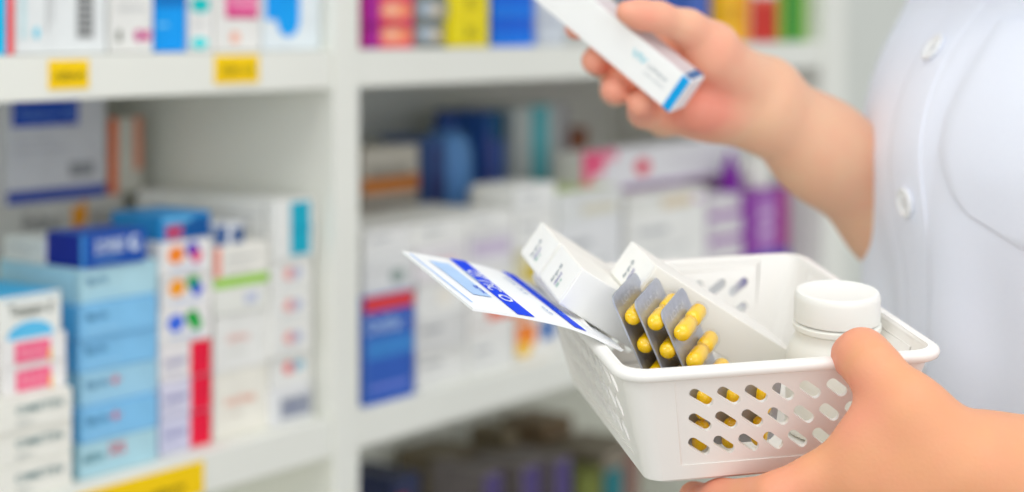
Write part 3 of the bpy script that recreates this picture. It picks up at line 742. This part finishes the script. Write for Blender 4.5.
# ------------------------------------------------------------------ white pill bottle in the basket
def build_bottle():
    top = bl(840, 290, 2, .0135); top.x -= .0012
    print('bottle', [round(x, 4) for x in top])
    base = -BH + .0012
    H = top.z - base
    root = empty('pill_bottle', BM @ Matrix.Translation((top.x, top.y, base)))
    tag(root, 'white round pill bottle with ribbed screw cap standing in the basket', 'bottle')
    R, rc = .0224, .0193
    sh = H - .0265
    body = mat((241, 241, 234), .4, var=.01); capm = mat((240, 240, 235), .38, var=.01)
    lathe([(R*.88, 0), (R*.97, .001), (R, .003), (R, sh-.004), (R*.985, sh-.0015), (R*.94, sh+.0015), (R*.9, sh+.003), (rc*1.0, sh+.0045), (rc*.97, sh+.006), (rc*.97, sh+.0085), (rc*1.03, sh+.0095), (rc*1.03, sh+.0115), (rc*.92, sh+.0125), (rc*.9, H-.003)], body, 64).build('bottle_body', root, auto=.6)
    cb = MB(); seg = 120; prof = [(rc*.96, H-.0137), (rc*.995, H-.0134), (rc, H-.0125), (rc, H-.0035), (rc*.985, H-.0015), (rc*.95, H-.0003), (rc*.90, H), (rc*.86, H-.0002), (0.0001, H-.0002)]
    vs = []; fs = []
    for k, (r_, zz) in enumerate(prof):
        for i in range(seg):
            rr = r_ - (.00018 if (2 <= k <= 3 and i % 2) else 0)
            vs.append((rr*math.cos(2*PI*i/seg), rr*math.sin(2*PI*i/seg), zz))
    for j in range(len(prof)-1):
        for i in range(seg): fs.append((j*seg+i, j*seg+(i+1) % seg, (j+1)*seg+(i+1) % seg, (j+1)*seg+i))
    cb.add(vs, fs, capm); cb.build('screw_cap', root, auto=.6)
build_bottle()

# ------------------------------------------------------------------ held white box
def build_held_box():
    x0 = vec(690, 80, (.35, -.06, .93))                       # into the box (away)
    al = vec(690, 80, (-.775, -.64, .22))                     # long axis, up-left
    aw = vec(690, 80, (.655, -.755, -.42))
    e, l, w = x0, al, aw
    l = l.normalized(); w = (w - l*l.dot(w)).normalized(); n = l.cross(w)
    if n.y > 0: n = -n                                        # n: out of the printed face, to the viewer
    L, Wd, D = .135, .0222, .0180
    c0 = at(669.5, 113, .905)                                   # lower-left corner of the printed face
    c = c0 + l*L/2 + w*Wd/2 - n*D/2
    M = Matrix.Identity(4)
    zax = n
    xax = -l                                                  # x: towards the blue end
    yax = zax.cross(xax)
    for i in range(3): M[i][0], M[i][1], M[i][2], M[i][3] = xax[i], yax[i], zax[i], c[i]
    root = empty('medicine_box', M); tag(root, 'slim white medicine box with blue end stripe held in the raised hand', 'medicine box')
    mb = MB(); mb.box((-L/2, -Wd/2, -D/2), (L/2, Wd/2, D/2), mat((246, 247, 246), .42, var=.01), .0006)
    bs = mat((0, 160, 228), .4)
    zf = D/2 + .0003
    mb.add([(L/2-.0056, -Wd/2+.0003, zf), (L/2-.0006, -Wd/2+.0003, zf), (L/2-.0006, Wd/2-.0003, zf), (L/2-.0056, Wd/2-.0003, zf)], [(0,1,2,3)], bs)
    for sy in (1, -1):
        yy = sy*(Wd/2+.0003)
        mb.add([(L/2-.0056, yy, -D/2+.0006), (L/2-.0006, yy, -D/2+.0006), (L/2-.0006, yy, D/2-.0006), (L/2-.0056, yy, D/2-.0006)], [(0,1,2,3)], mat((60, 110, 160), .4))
    sd = mat((208, 199, 201), .45); yy = Wd/2 + .00025  # grey-pink reflection of the hand, painted on the white side
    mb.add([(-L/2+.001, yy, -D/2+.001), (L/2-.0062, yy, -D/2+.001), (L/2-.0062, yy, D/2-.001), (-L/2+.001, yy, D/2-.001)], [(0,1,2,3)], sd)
    def words(s, xa, xb, ya, yb, col):
        vs, fs = text_geo(s); mb.add([(xa + u*(xb-xa), ya + v*(yb-ya), zf + .0002) for u, v in vs], fs, mat(col))
    words('VIV', L/2-.036, L/2-.026, .0008, .0052, (150, 212, 226)); words('solvene', L/2-.0245, L/2-.011, .0012, .0042, (190, 196, 200))
    words('oral tablets', L/2-.0245, L/2-.010, -.003, -.001, (205, 209, 212))
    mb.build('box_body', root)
    # tuck flap on the near end
    fl = MB(); fl.box((L/2+.0001, -Wd/2+.0008, -D/2+.0005), (L/2+.0006, Wd/2-.0008, D/2-.0012), mat((240, 238, 240), .42), .0002); fl.build('end_flap', root)
    return M
HBM = build_held_box()

# ------------------------------------------------------------------ the person
def seg_field(P, a, b, ra, rb, flat=None):
    ax, ay, az = a; d = (b[0]-ax, b[1]-ay, b[2]-az); L2 = sum(x*x for x in d) + 1e-12
    qx, qy, qz = P[0]-ax, P[1]-ay, P[2]-az
    t = np.clip((qx*d[0] + qy*d[1] + qz*d[2]) / L2, 0, 1)
    ex, ey, ez = qx - t*d[0], qy - t*d[1], qz - t*d[2]
    dd = ex*ex + ey*ey + ez*ez
    if flat is not None:
        n, s = flat; k = ex*n[0] + ey*n[1] + ez*n[2]
        dd = dd + k*k*(1/(s*s) - 1)
    return np.sqrt(dd) - (ra + (rb-ra)*t)

def surface(prims, h, pad=.02, blush=None):
    """smooth union of tapered limbs -> surface nets. prims: (a, b, ra, rb, k, flat)"""
    lo = np.array([min(min(p[0][i]-p[2], p[1][i]-p[3]) for p in prims) for i in range(3)]) - pad
    hi = np.array([max(max(p[0][i]+p[2], p[1][i]+p[3]) for p in prims) for i in range(3)]) + pad
    n = np.ceil((hi-lo)/h).astype(int) + 1
    fld = np.full(n, .05, np.float32)
    axs = [lo[i] + h*np.arange(n[i]) for i in range(3)]
    for a, b, ra, rb, k, flat in prims:
        R = max(ra, rb) * (max(1, flat[1]) if flat else 1) + k + 3*h
        s = []
        for i in range(3):
            i0 = max(0, int((min(a[i], b[i]) - R - lo[i])/h)); i1 = min(n[i], int((max(a[i], b[i]) + R - lo[i])/h) + 2)
            s.append(slice(i0, i1))
        P = np.meshgrid(axs[0][s[0]], axs[1][s[1]], axs[2][s[2]], indexing='ij', sparse=True)
        f = seg_field(P, a, b, ra, rb, flat).astype(np.float32)
        g_ = fld[s[0], s[1], s[2]]
        hh = np.clip(.5 + .5*(f - g_)/k, 0, 1)
        fld[s[0], s[1], s[2]] = f*(1-hh) + g_*hh - k*hh*(1-hh)
    ins = fld < 0
    nc = n - 1
    cnt = np.zeros(nc, np.uint8)
    for dx in (0,1):
        for dy in (0,1):
            for dz in (0,1): cnt += ins[dx:dx+nc[0], dy:dy+nc[1], dz:dz+nc[2]]
    act = np.argwhere((cnt > 0) & (cnt < 8))
    idx = np.full(nc, -1, np.int32); idx[act[:,0], act[:,1], act[:,2]] = np.arange(len(act))
    corner = [(dx,dy,dz) for dx in (0,1) for dy in (0,1) for dz in (0,1)]
    val = np.stack([fld[act[:,0]+c[0], act[:,1]+c[1], act[:,2]+c[2]] for c in corner], 1)
    acc = np.zeros((len(act), 3)); num = np.zeros(len(act))
    for i in range(8):
        for j in range(i+1, 8):
            ci, cj = np.array(corner[i]), np.array(corner[j])
            if np.abs(ci-cj).sum() != 1: continue
            a_, b_ = val[:, i], val[:, j]; m = (a_ < 0) != (b_ < 0)
            t = np.where(m, a_/np.where(m, a_-b_, 1), 0)
            acc += np.where(m[:,None], ci + t[:,None]*(cj-ci), 0); num += m
    verts = lo + h*(act + acc/num[:,None])
    faces = []
    for ax in range(3):
        o1, o2 = [(1,2),(2,0),(0,1)][ax]
        sa = [slice(1, nc[i]) for i in range(3)]; sa[ax] = slice(0, nc[ax])
        sb = list(sa); sb[ax] = slice(1, nc[ax]+1)
        A, B = ins[tuple(sa)], ins[tuple(sb)]
        e = np.argwhere(A != B); base = e + np.array([0 if i == ax else 1 for i in range(3)])
        sgn = A[e[:,0], e[:,1], e[:,2]]
        def g2(d1, d2):
            q = base.copy(); q[:, o1] -= d1; q[:, o2] -= d2
            return idx[q[:,0], q[:,1], q[:,2]]
        quad = np.stack([g2(1,1), g2(0,1), g2(0,0), g2(1,0)], 1)
        quad[~sgn] = quad[~sgn][:, ::-1]
        faces.append(quad)
    return verts, np.concatenate(faces)

BL_SPOTS = []                              # (point, radius, amount) of pinker skin
def limb(pts, k, flat=None):
    """pts: list of (point, radius)"""
    return [(tuple(p), tuple(q), r, s, k, flat) for (p, r), (q, s) in zip(pts[:-1], pts[1:])]

def person():
    prims = []
    C = V(.315, .92, 0)
    # ---- left arm (near side), hand holding the basket
    Wl = at(992, 486, .69)
    El = V(.425, .72, 1.15); Sl = V(.36, .765, 1.40)
    hn = (at(900, 470, .68) - V(0, 0, EYE)).normalized()          # roughly the back of the hand faces the camera
    prims += limb([(Sl, .036), (El, .038)], .02) + limb([(El, .037), (Wl.lerp(El, .45), .034), (Wl.lerp(El, .12), .0246), (Wl, .0232)], .02)
    mcp = [at(866, 454, .693), at(862, 480, .690), at(874, 512, .694), at(892, 540, .703)]
    for i, m in enumerate(mcp):
        prims += limb([(Wl.lerp(m, .05) + V(0, .002, (.5-i/3)*.016), .0185), (m.lerp(Wl, .35), .0155), (m, .0125 - .0008*i)], .014)
    prims += limb([(mcp[0].lerp(Wl, .4), .016), (mcp[2].lerp(Wl, .4), .016)], .014)
    # thumb: over the rim into the basket
    th = [at(960, 464, .682), at(910, 411, .686), at(874, 369, .700), at(852, 356, .716)]
    prims += limb([(th[0], .0170), (th[1], .0136)], .014) + limb([(th[1], .0134), (th[2], .0106)], .008) + limb([(th[2], .0108), (at(862, 356, .710), .0106), (th[3], .0086)], .006)
    # web between thumb and index finger
    prims += limb([(at(905, 418, .690), .0095), (at(875, 432, .693), .0095)], .014) + limb([(at(920, 436, .688), .012), (at(885, 450, .690), .012)], .014)
    # fingers curling under the base
    fing = [
        [(mcp[0], .0118), (at(778, 498, .700), .0098), (at(722, 501, .728), .0086), (at(700, 500, .742), .0070)],
        [(mcp[1], .0118), (at(770, 528, .715), .0100), (at(716, 506, .752), .0088), (at(694, 497, .768), .0072)],
        [(mcp[2], .0112), (at(790, 546, .730), .0096), (at(736, 512, .770), .0084), (at(712, 500, .785), .0070)],
        [(mcp[3], .0102), (at(820, 552, .745), .0086), (at(772, 518, .780), .0074), (at(752, 506, .795), .0062)]]
    for fpts in fing: prims += limb(fpts, .005)
    BL_SPOTS.extend([(th[3], .016, .8), (at(858, 405, .69), .016, .6), (fing[0][1][0], .02, .5), (fing[0][3][0], .03, .8), (mcp[0], .02, .2)])
    left = prims; prims = []
    # ---- right arm (far side), hand holding the box
    Wr = at(766, 104, .965)
    Er = V(.322, 1.065, 1.166); Sr = V(.300, 1.075, 1.40)
    prims += limb([(Sr, .036), (Er, .038)], .02) + limb([(Er, .037), (Wr.lerp(Er, .5), .0315), (Wr.lerp(Er, .2), .0258), (Wr, .0228)], .02)
    # palm: four metacarpals
    m = [at(668, 44, .955), at(660, 66, .962), at(662, 90, .960), at(672, 110, .953)]
    for i, q in enumerate(m):
        prims += limb([(Wr + V(-.002, 0, (.5 - i/3)*.018), .0162), (q.lerp(Wr, .4), .0150), (q, .0120)], .014)
    prims += limb([(at(728, 111, .952), .0148), (at(698, 108, .941), .0138)], .006)        # hypothenar pad
    prims += limb([(at(742, 82, .953), .0185), (at(710, 57, .934), .0160)], .006)          # thenar pad
    th = [at(712, 46, .934), at(688, 28, .922), at(658, 17, .911), at(627, 12, .903)]
    prims += limb([(th[0], .0140), (th[1], .0096)], .008) + limb([(th[1], .0095), (th[2], .0079)], .005) + limb([(th[2], .0080), (at(640, 15, .907), .0078), (th[3], .0062)], .005)
    fr = [
        [(m[0], .0108), (at(622, 24, .975), .0092), (at(588, 24, .962), .0080), (at(576, 28, .946), .0066)],
        [(m[1], .0110), (at(624, 56, .984), .0095), (at(600, 60, .966), .0084), (at(594, 61, .938), .0072)],
        [(m[2], .0106), (at(638, 86, .982), .0092), (at(616, 90, .962), .0082), (at(614, 90, .930), .0072)],
        [(m[3], .0100), (at(664, 119, .964), .0092), (at(644, 112, .946), .0084), (at(640, 104, .924), .0072)]]
    for fpts in fr: prims += limb(fpts, .005)
    for fpts in fr: BL_SPOTS.append((fpts[3][0], .022, .8))
    BL_SPOTS.extend([(at(700, 55, .93), .028, .55), (at(700, 108, .93), .024, 1.0), (th[3], .022, .7), (th[2], .016, .5), (m[1], .03, .6)])
    right = prims
    vl, fl_ = surface(left, .0017); vr, fr_ = surface(right, .0017)
    # ---- trunk, neck, head and legs (under the coat or outside the picture), coarse
    Fv = V(-.972, -.235, 0); Rv = V(-.235, .972, 0)
    def b_(f, r, zz): return C + Fv*f + Rv*r + V(0, 0, zz)
    body = limb([(b_(-.02, 0, .98), .085), (b_(-.02, 0, 1.12), .072), (b_(-.02, 0, 1.28), .070), (b_(-.03, 0, 1.38), .052)], .02)
    for s in (1, -1):
        body += limb([(b_(-.02, .055*s, .98), .078), (b_(-.02, .045*s, 1.12), .062), (b_(-.02, .055*s, 1.26), .064), (b_(-.03, .06*s, 1.37), .046)], .02)
        body += limb([(b_(-.03, .06*s, 1.40), .040), (b_(-.02, .140*s, 1.39), .036)], .02)
        body += limb([(b_(0, .085*s, .90), .085), (b_(.005, .08*s, .50), .055), (b_(-.01, .08*s, .30), .052), (b_(-.01, .08*s, .085), .036)], .03)
        body += limb([(b_(-.03, .08*s, .045), .038), (b_(.10, .09*s, .036), .032)], .03)
    body += limb([(b_(-.02, 0, 1.40), .045), (b_(-.01, 0, 1.52), .047)], .02)
    body += limb([(b_(.015, 0, 1.56), .066), (b_(.0, 0, 1.63), .082), (b_(-.01, 0, 1.65), .084)], .03)
    body += limb([(b_(.06, 0, 1.535), .022), (b_(.045, 0, 1.55), .035)], .03)
    body += limb([(b_(.088, 0, 1.60), .008), (b_(.102, 0, 1.578), .010)], .012)
    for s in (1, -1): body += limb([(b_(.0, .083*s, 1.640), .012), (b_(.004, .082*s, 1.605), .009)], .006)
    vb, fb = surface(body, .006)
    vs = np.concatenate([vl, vr, vb]); fs = np.concatenate([fl_, fr_ + len(vl), fb + len(vl) + len(vr)])
    org = C.copy()
    me = bpy.data.meshes.new('person')
    me.from_pydata((vs - np.array(org)).tolist(), [], fs.tolist())
    me.polygons.foreach_set('use_smooth', [True]*len(fs))
    bl_ = np.full(len(vs), .18)
    for p, r, amt in BL_SPOTS:
        d = np.linalg.norm(vs - np.array(p), axis=1); bl_ = np.maximum(bl_, amt*np.clip(1.6 - d/r, 0, 1) ** 1.0)
    at_ = me.attributes.new('blush', 'FLOAT', 'POINT'); at_.data.foreach_set('value', bl_.astype(np.float32))
    tn = np.zeros(len(vs)); tn[:len(vl)] = 1
    me.attributes.new('tan', 'FLOAT', 'POINT').data.foreach_set('value', tn.astype(np.float32))
    me.materials.append(skin_material()); me.update()
    o = bpy.data.objects.new('person', me); COL.objects.link(o); o.location = org
    tag(o, 'person in a white coat holding a basket and a raised medicine box', 'person')
    sm = o.modifiers.new('smooth', 'SMOOTH'); sm.factor = .5; sm.iterations = 3
    # nails
    nail = mat((240, 184, 172), .25, var=.02)
    def nail_at(p, nrm, along, w, l):
        n_, a_ = nrm.normalized(), along; a_ = (a_ - n_*n_.dot(a_)).normalized(); b2 = n_.cross(a_)
        mb = MB(); vs = []; fs = []
        R, S = 7, 16
        for i in range(R+1):
            rr = i/R
            for j in range(S):
                t = 2*PI*j/S; x, y = rr*math.cos(t)*w, rr*math.sin(t)*l
                vs.append(p + b2*x + a_*y - n_*((x*x)/(w*2.0) + (y*y)/(l*5)) - org)
        for i in range(R):
            for j in range(S): fs.append((i*S+j, i*S+(j+1) % S, (i+1)*S+(j+1) % S, (i+1)*S+j))
        mb.add(vs, fs, nail); mb.build('fingernail', o, smooth=True)
    for fpts in fr:
        a_, b2 = fpts[2][0], fpts[3][0]
        out = (a_ - fpts[1][0]); out = V(-1, .1, .35)
        nail_at(b2.lerp(a_, .2) + out.normalized()*(fpts[3][1] + .0006), out, b2 - a_, .0050, .0060)
    # ---------------- coat
    cm = mat((236, 241, 255), .75, bump=.12, var=.015, scale=900, spec=.2)
    prof = [  # z, front, back, half width
        (.55, .150, .150, .235), (.75, .135, .150, .225), (.95, .118, .145, .205), (1.10, .104, .118, .182), (1.17, .097, .112, .178), (1.21, .096, .112, .178),
        (1.25, .0990, .113, .180), (1.28, .0990, .113, .181), (1.31, .091, .113, .182), (1.337, .0765, .112, .182), (1.365, .055, .108, .182), (1.40, .047, .098, .178), (1.435, .050, .085, .150), (1.455, .050, .075, .105), (1.475, .052, .066, .072)]
    PZ = np.array([p[0] for p in prof]); PF = [np.array([p[i] for p in prof]) for i in (1,2,3)]
    def interp(zz, k):
        # smooth (cubic hermite) interpolation
        i = int(np.clip(np.searchsorted(PZ, zz) - 1, 0, len(PZ)-2)); y = PF[k]
        def sl(j): 
            j0, j1 = max(j-1,0), min(j+1,len(PZ)-1); return (y[j1]-y[j0])/(PZ[j1]-PZ[j0])
        hh = PZ[i+1]-PZ[i]; t = (zz-PZ[i])/hh
        return ((2*t**3-3*t*t+1)*y[i] + (t**3-2*t*t+t)*hh*sl(i) + (-2*t**3+3*t*t)*y[i+1] + (t**3-t*t)*hh*sl(i+1))
    def coat(th_, zz, off=0):
        f = interp(zz, 0) if math.cos(th_) > 0 else interp(zz, 1); w = interp(zz, 2)
        ct, st_ = math.cos(th_), math.sin(th_)
        # folds hanging from the bust
        lowf = min(1, max(0, (1.275 - zz)/.08)); 
        wr = .0034*lowf*math.sin(9*th_ + 1.2*math.sin(6*zz) + .6) + .0016*lowf*math.sin(17*th_ - 8*zz + 1)
        wr += .0017*math.sin(30*(zz + .12*th_)) * math.sin(3*th_ + 1.5) * min(1, max(0, (1.44-zz)/.05))
        wr += .0035*math.exp(-((th_ + .62 + (zz-1.30)*1.2)/.10)**2) * min(1, max(0, (1.33-zz)/.05)) * min(1, max(0, (zz-1.12)/.05))
        r = 1 + (wr + off)/math.hypot(f*ct, w*st_)
        ex = 2.25                                             # slightly squarish section
        q = (abs(ct)**ex + abs(st_)**ex) ** (-1/ex)
        return C + Fv*(f*ct*q*r) + Rv*(w*st_*q*r) + V(0, 0, zz)
    NT, ZS = 200, np.concatenate([np.linspace(.55, 1.05, 16)[:-1], np.linspace(1.05, 1.475, 90)])
    mb = MB(); vs = [coat(2*PI*i/NT, zz) - org for zz in ZS for i in range(NT)]
    mb.add(vs, [(j*NT+i, j*NT+(i+1) % NT, (j+1)*NT+(i+1) % NT, (j+1)*NT+i) for j in range(len(ZS)-1) for i in range(NT)], cm)
    co = mb.build('lab_coat', o, smooth=True)
    so = co.modifiers.new('thick', 'SOLIDIFY'); so.thickness = .0012; so.offset = -1
    # sleeves, joined at the shoulders
    def sleeve(a, b, r0, r1):
        ax = (b-a).normalized(); s1 = ax.orthogonal().normalized(); s2 = ax.cross(s1); mb = MB(); n, k = 40, 26
        vs = []
        for j in range(k+1):
            t = j/k
            for i in range(n):
                an = 2*PI*i/n; rr = r0 + (r1-r0)*t + .002*math.sin(14*t + 2*math.sin(an)) + .001*math.sin(5*an)
                if t < .22: rr *= math.sqrt(max(.02, 1 - (1 - t/.22)**2))
                if j == k: rr -= .002
                vs.append(a.lerp(b, t) + (s1*math.cos(an) + s2*math.sin(an))*rr - org)
        mb.add(vs, [(j*n+i, j*n+(i+1) % n, (j+1)*n+(i+1) % n, (j+1)*n+i) for j in range(k) for i in range(n)], cm)
        q = mb.build('sleeve', o, smooth=True); m_ = q.modifiers.new('thick', 'SOLIDIFY'); m_.thickness = .0012; m_.offset = -1
    sleeve(Sl + V(-.014, .03, .052), Sl.lerp(El, .95), .066, .062)
    sleeve(Sr + V(.012, -.03, .052), Sr.lerp(Er, .85), .058, .054)
    def find(px, zz, lo_=-.9, hi_=.9):
        # angle whose point projects to column px (front side, camera-facing half)
        best = None
        for i in range(1201):
            t = -1.5 + 2.2*i/1200; p = coat(t, zz); e = abs(512 + F*p.x/p.y - px)
            nrm = coat(t, zz, .01) - p
            if nrm.dot(p - V(0,0,EYE)) > 0: continue
            if best is None or e < best[0]: best = (e, t)
        return best[1] if best else 0
    def zat(py): return EYE - (py - HOR)/F*.885
    th_top, th_low = find(939, zat(50)), find(911, zat(208))
    print('button angles', th_top, th_low)
    th0 = (th_top + th_low)/2
    def thz(zz): return th_low + (th_top - th_low)*min(1.5, max(-1, (zz - zat(208))/(zat(50)-zat(208))))
    # button placket
    mb = MB(); pz_ = np.linspace(.56, 1.43, 140); W_ = .0165
    offs = [(-W_-.0004, .0002), (-W_, .0017), (-W_+.002, .0021), (0, .0019), (W_-.002, .0021), (W_, .0017), (W_+.0004, .0002)]
    vs = []
    for zz in pz_:
        for o_, h_ in offs: vs.append(coat(thz(zz) + o_/.155, zz, h_) - org)
    n = len(offs)
    mb.add(vs, [(j*n+i, j*n+i+1, (j+1)*n+i+1, (j+1)*n+i) for j in range(len(pz_)-1) for i in range(n-1)], cm); mb.build('placket', co, smooth=True)
    # collar
    mb = MB(); vs = []; nn = 60
    for i in range(nn+1):
        t = thz(1.44) + .10 + (2*PI - .20)*i/nn
        for k_, (dz, off) in enumerate(((1.472, .002), (1.488, .006), (1.470, .016), (1.440, .024))):
            zz = min(1.474, dz); p = coat(t, zz, off); p.z = dz - .02*max(0, math.cos(t))*(k_ >= 2); vs.append(p - org)
    mb.add(vs, [(i*4+k_, i*4+k_+1, (i+1)*4+k_+1, (i+1)*4+k_) for i in range(nn) for k_ in range(3)], cm); mb.build('collar', co, smooth=True)
    # buttons
    bmatl = mat((240, 242, 244), .35, var=.01)
    for zz in [zat(50), zat(208), zat(50) + (zat(50)-zat(208))] + [zat(208) - i*(zat(50)-zat(208)) for i in (1,2,3,4,5)]:
        if zz > 1.43: continue
        t = thz(zz); p = coat(t, zz, .0022); nrm = (coat(t, zz, .012) - p)
        dzv = (coat(t, zz+.006, .0022) - coat(t, zz-.006, .0022)); dt = coat(t+.03, zz, .0022) - coat(t-.03, zz, .0022)
        nrm = dt.cross(dzv).normalized()
        if nrm.dot(p - C - V(0,0,zz)) < 0: nrm = -nrm
        up = (V(0,0,1) - nrm*nrm.z).normalized(); sx = up.cross(nrm)
        M = Matrix.Identity(4)
        for i in range(3): M[i][0], M[i][1], M[i][2], M[i][3] = sx[i], up[i], nrm[i], (p-org)[i]
        R = .0082
        bb = MB(); lathe([(R*.9, 0), (R, .0008), (R, .0020), (R*.93, .0027), (R*.80, .0027), (R*.68, .0017), (R*.3, .0016)], bmatl, 32, bb)
        for hx, hy in ((1,1),(1,-1),(-1,1),(-1,-1)):
            c_ = (hx*.0014, hy*.0014)
            bb.add([(c_[0]+.0006*math.cos(q*PI/4), c_[1]+.0006*math.sin(q*PI/4), .0018) for q in range(8)], [list(range(8))], mat((170, 175, 185)))
        ob = bb.build('button', co, auto=.5); ob.matrix_local = M
    # chest pocket
    mb = MB(); left_px = [(212, 978), (207, 966), (198, 955), (190, 949), (172, 943), (150, 939), (118, 945), (81, 963), (50, 980), (20, 998)]
    vs = []; rows = []
    for k_ in range(34):
        py = 212 - (212-20)*k_/33
        xs = np.interp(py, [q[0] for q in left_px][::-1], [q[1] for q in left_px][::-1])
        zz = zat(py); rows.append((find(xs, zz), zz))
    nc_ = 22
    for t_, zz in rows:
        t_end = rows[8][0] - .95
        for i in range(nc_+1):
            u = i/nc_; th_ = t_ + (t_end - t_)*u
            zb_ = zz - (.012*min(1, u*4) * max(0, 1 - (zz - rows[0][1])/.05))       # the bottom edge runs down away from the corner
            off = .0034 if 0 < u < 1 and zz > rows[0][1] + .0005 else .0002
            vs.append(coat(th_, zb_, off) - org)
    mb.add(vs, [(j*(nc_+1)+i, j*(nc_+1)+i+1, (j+1)*(nc_+1)+i+1, (j+1)*(nc_+1)+i) for j in range(len(rows)-1) for i in range(nc_)], cm)
    mb.build('chest_pocket', co, smooth=True)
    # face
    for s in (1, -1):
        for rad, fwd, col, nm in ((.0125, .074, (240, 238, 234), 'eyeball'), (.0062, .0812, (60, 40, 28), 'iris')):
            ev, ef = surface([(tuple(b_(fwd, .031*s, 1.628)), tuple(b_(fwd, .031*s, 1.629)), rad, rad, .001, None)], .0022, .006)
            mb = MB(); mb.add([tuple(x) for x in (ev - np.array(org))], ef.tolist(), mat(col, .25)); mb.build(nm, o, smooth=True)
        ev, ef = surface(limb([(b_(.078, .018*s, 1.650), .003), (b_(.080, .034*s, 1.655), .0035), (b_(.066, .050*s, 1.648), .0025)], .002), .002, .006)
        mb = MB(); mb.add([tuple(x) for x in (ev - np.array(org))], ef.tolist(), mat((50, 35, 28), .6)); mb.build('eyebrow', o, smooth=True)
    ev, ef = surface(limb([(b_(.074, -.020, 1.557), .003), (b_(.084, 0, 1.558), .0055), (b_(.074, .020, 1.557), .003)], .003), .002, .006)
    mb = MB(); mb.add([tuple(x) for x in (ev - np.array(org))], ef.tolist(), mat((205, 110, 105), .4)); mb.build('lips', o, smooth=True)
    # hair
    hm = mat((40, 28, 22), .45, var=.3, scale=120)
    hp = limb([(b_(-.02, 0, 1.655), .092), (b_(-.03, 0, 1.60), .085)], .03) + limb([(b_(-.07, 0, 1.60), .05), (b_(-.085, 0, 1.50), .035)], .03)
    hv, hf = surface(hp, .007)
    mb = MB(); mb.add([tuple(x) for x in (hv - np.array(org))], hf.tolist(), hm); mb.build('hair', o, smooth=True)
    # trousers and shoes
    tm = mat((60, 66, 84), .8, var=.05)
    tp = []
    for s in (1, -1): tp += limb([(b_(0, .085*s, .92), .098), (b_(.005, .08*s, .50), .075), (b_(-.01, .08*s, .11), .062)], .02)
    hv, hf = surface(tp, .008); mb = MB(); mb.add([tuple(x) for x in (hv - np.array(org))], hf.tolist(), tm); mb.build('trousers', o, smooth=True)
    for s in (1, -1):
        hv, hf = surface(limb([(b_(-.035, .08*s, .045), .044), (b_(.10, .09*s, .040), .039)], .02), .005)
        hv[:, 2] = np.maximum(hv[:, 2], .0); mb = MB(); mb.add([tuple(x) for x in (hv - np.array(org))], hf.tolist(), mat((235, 235, 235), .5)); mb.build('shoe', o, smooth=True)
person()

# ------------------------------------------------------------------ light: ceiling panels, an added front fill and bright surroundings
def area(name, loc, size, power, color=(1, 1, 1)):
    l = bpy.data.lights.new(name, 'AREA'); l.shape = 'RECTANGLE'; l.size, l.size_y = size; l.energy = power; l.color = color
    o = bpy.data.objects.new(name, l); o.location = loc; COL.objects.link(o); return o
area('ceiling_lamp', (.4, .15, 2.75), (1.4, 1.4), 11, (1, .985, .95))
area('ceiling_lamp', (-1.7, -1.0, 2.65), (1.4, 1.4), 25, (1, .985, .95))
area('ceiling_lamp', (2.2, -1.7, 2.65), (1.4, 1.4), 22, (1, .985, .95))
fill_panel = area('front_fill', (.6, -3.4, 1.75), (3.4, 1.8), 30, (1, .995, .98))          # unseen fill added behind the camera to lift the shelf interior and coat
fill_panel.rotation_euler = (PI/2, 0, 0)
w = bpy.data.worlds.new('world'); SC.world = w; w.use_nodes = True
bg = w.node_tree.nodes['Background']; bg.inputs[0].default_value = (.94, .97, 1, 1); bg.inputs[1].default_value = .84

SC.view_settings.view_transform = 'Standard'
SC.view_settings.look = 'None'
SC.view_settings.exposure = .05
SC.view_settings.gamma = 1
SC.view_settings.use_curve_mapping = False
SC.cycles.diffuse_bounces = 8
SC.cycles.max_bounces = 14
SC.cycles.transparent_max_bounces = 16
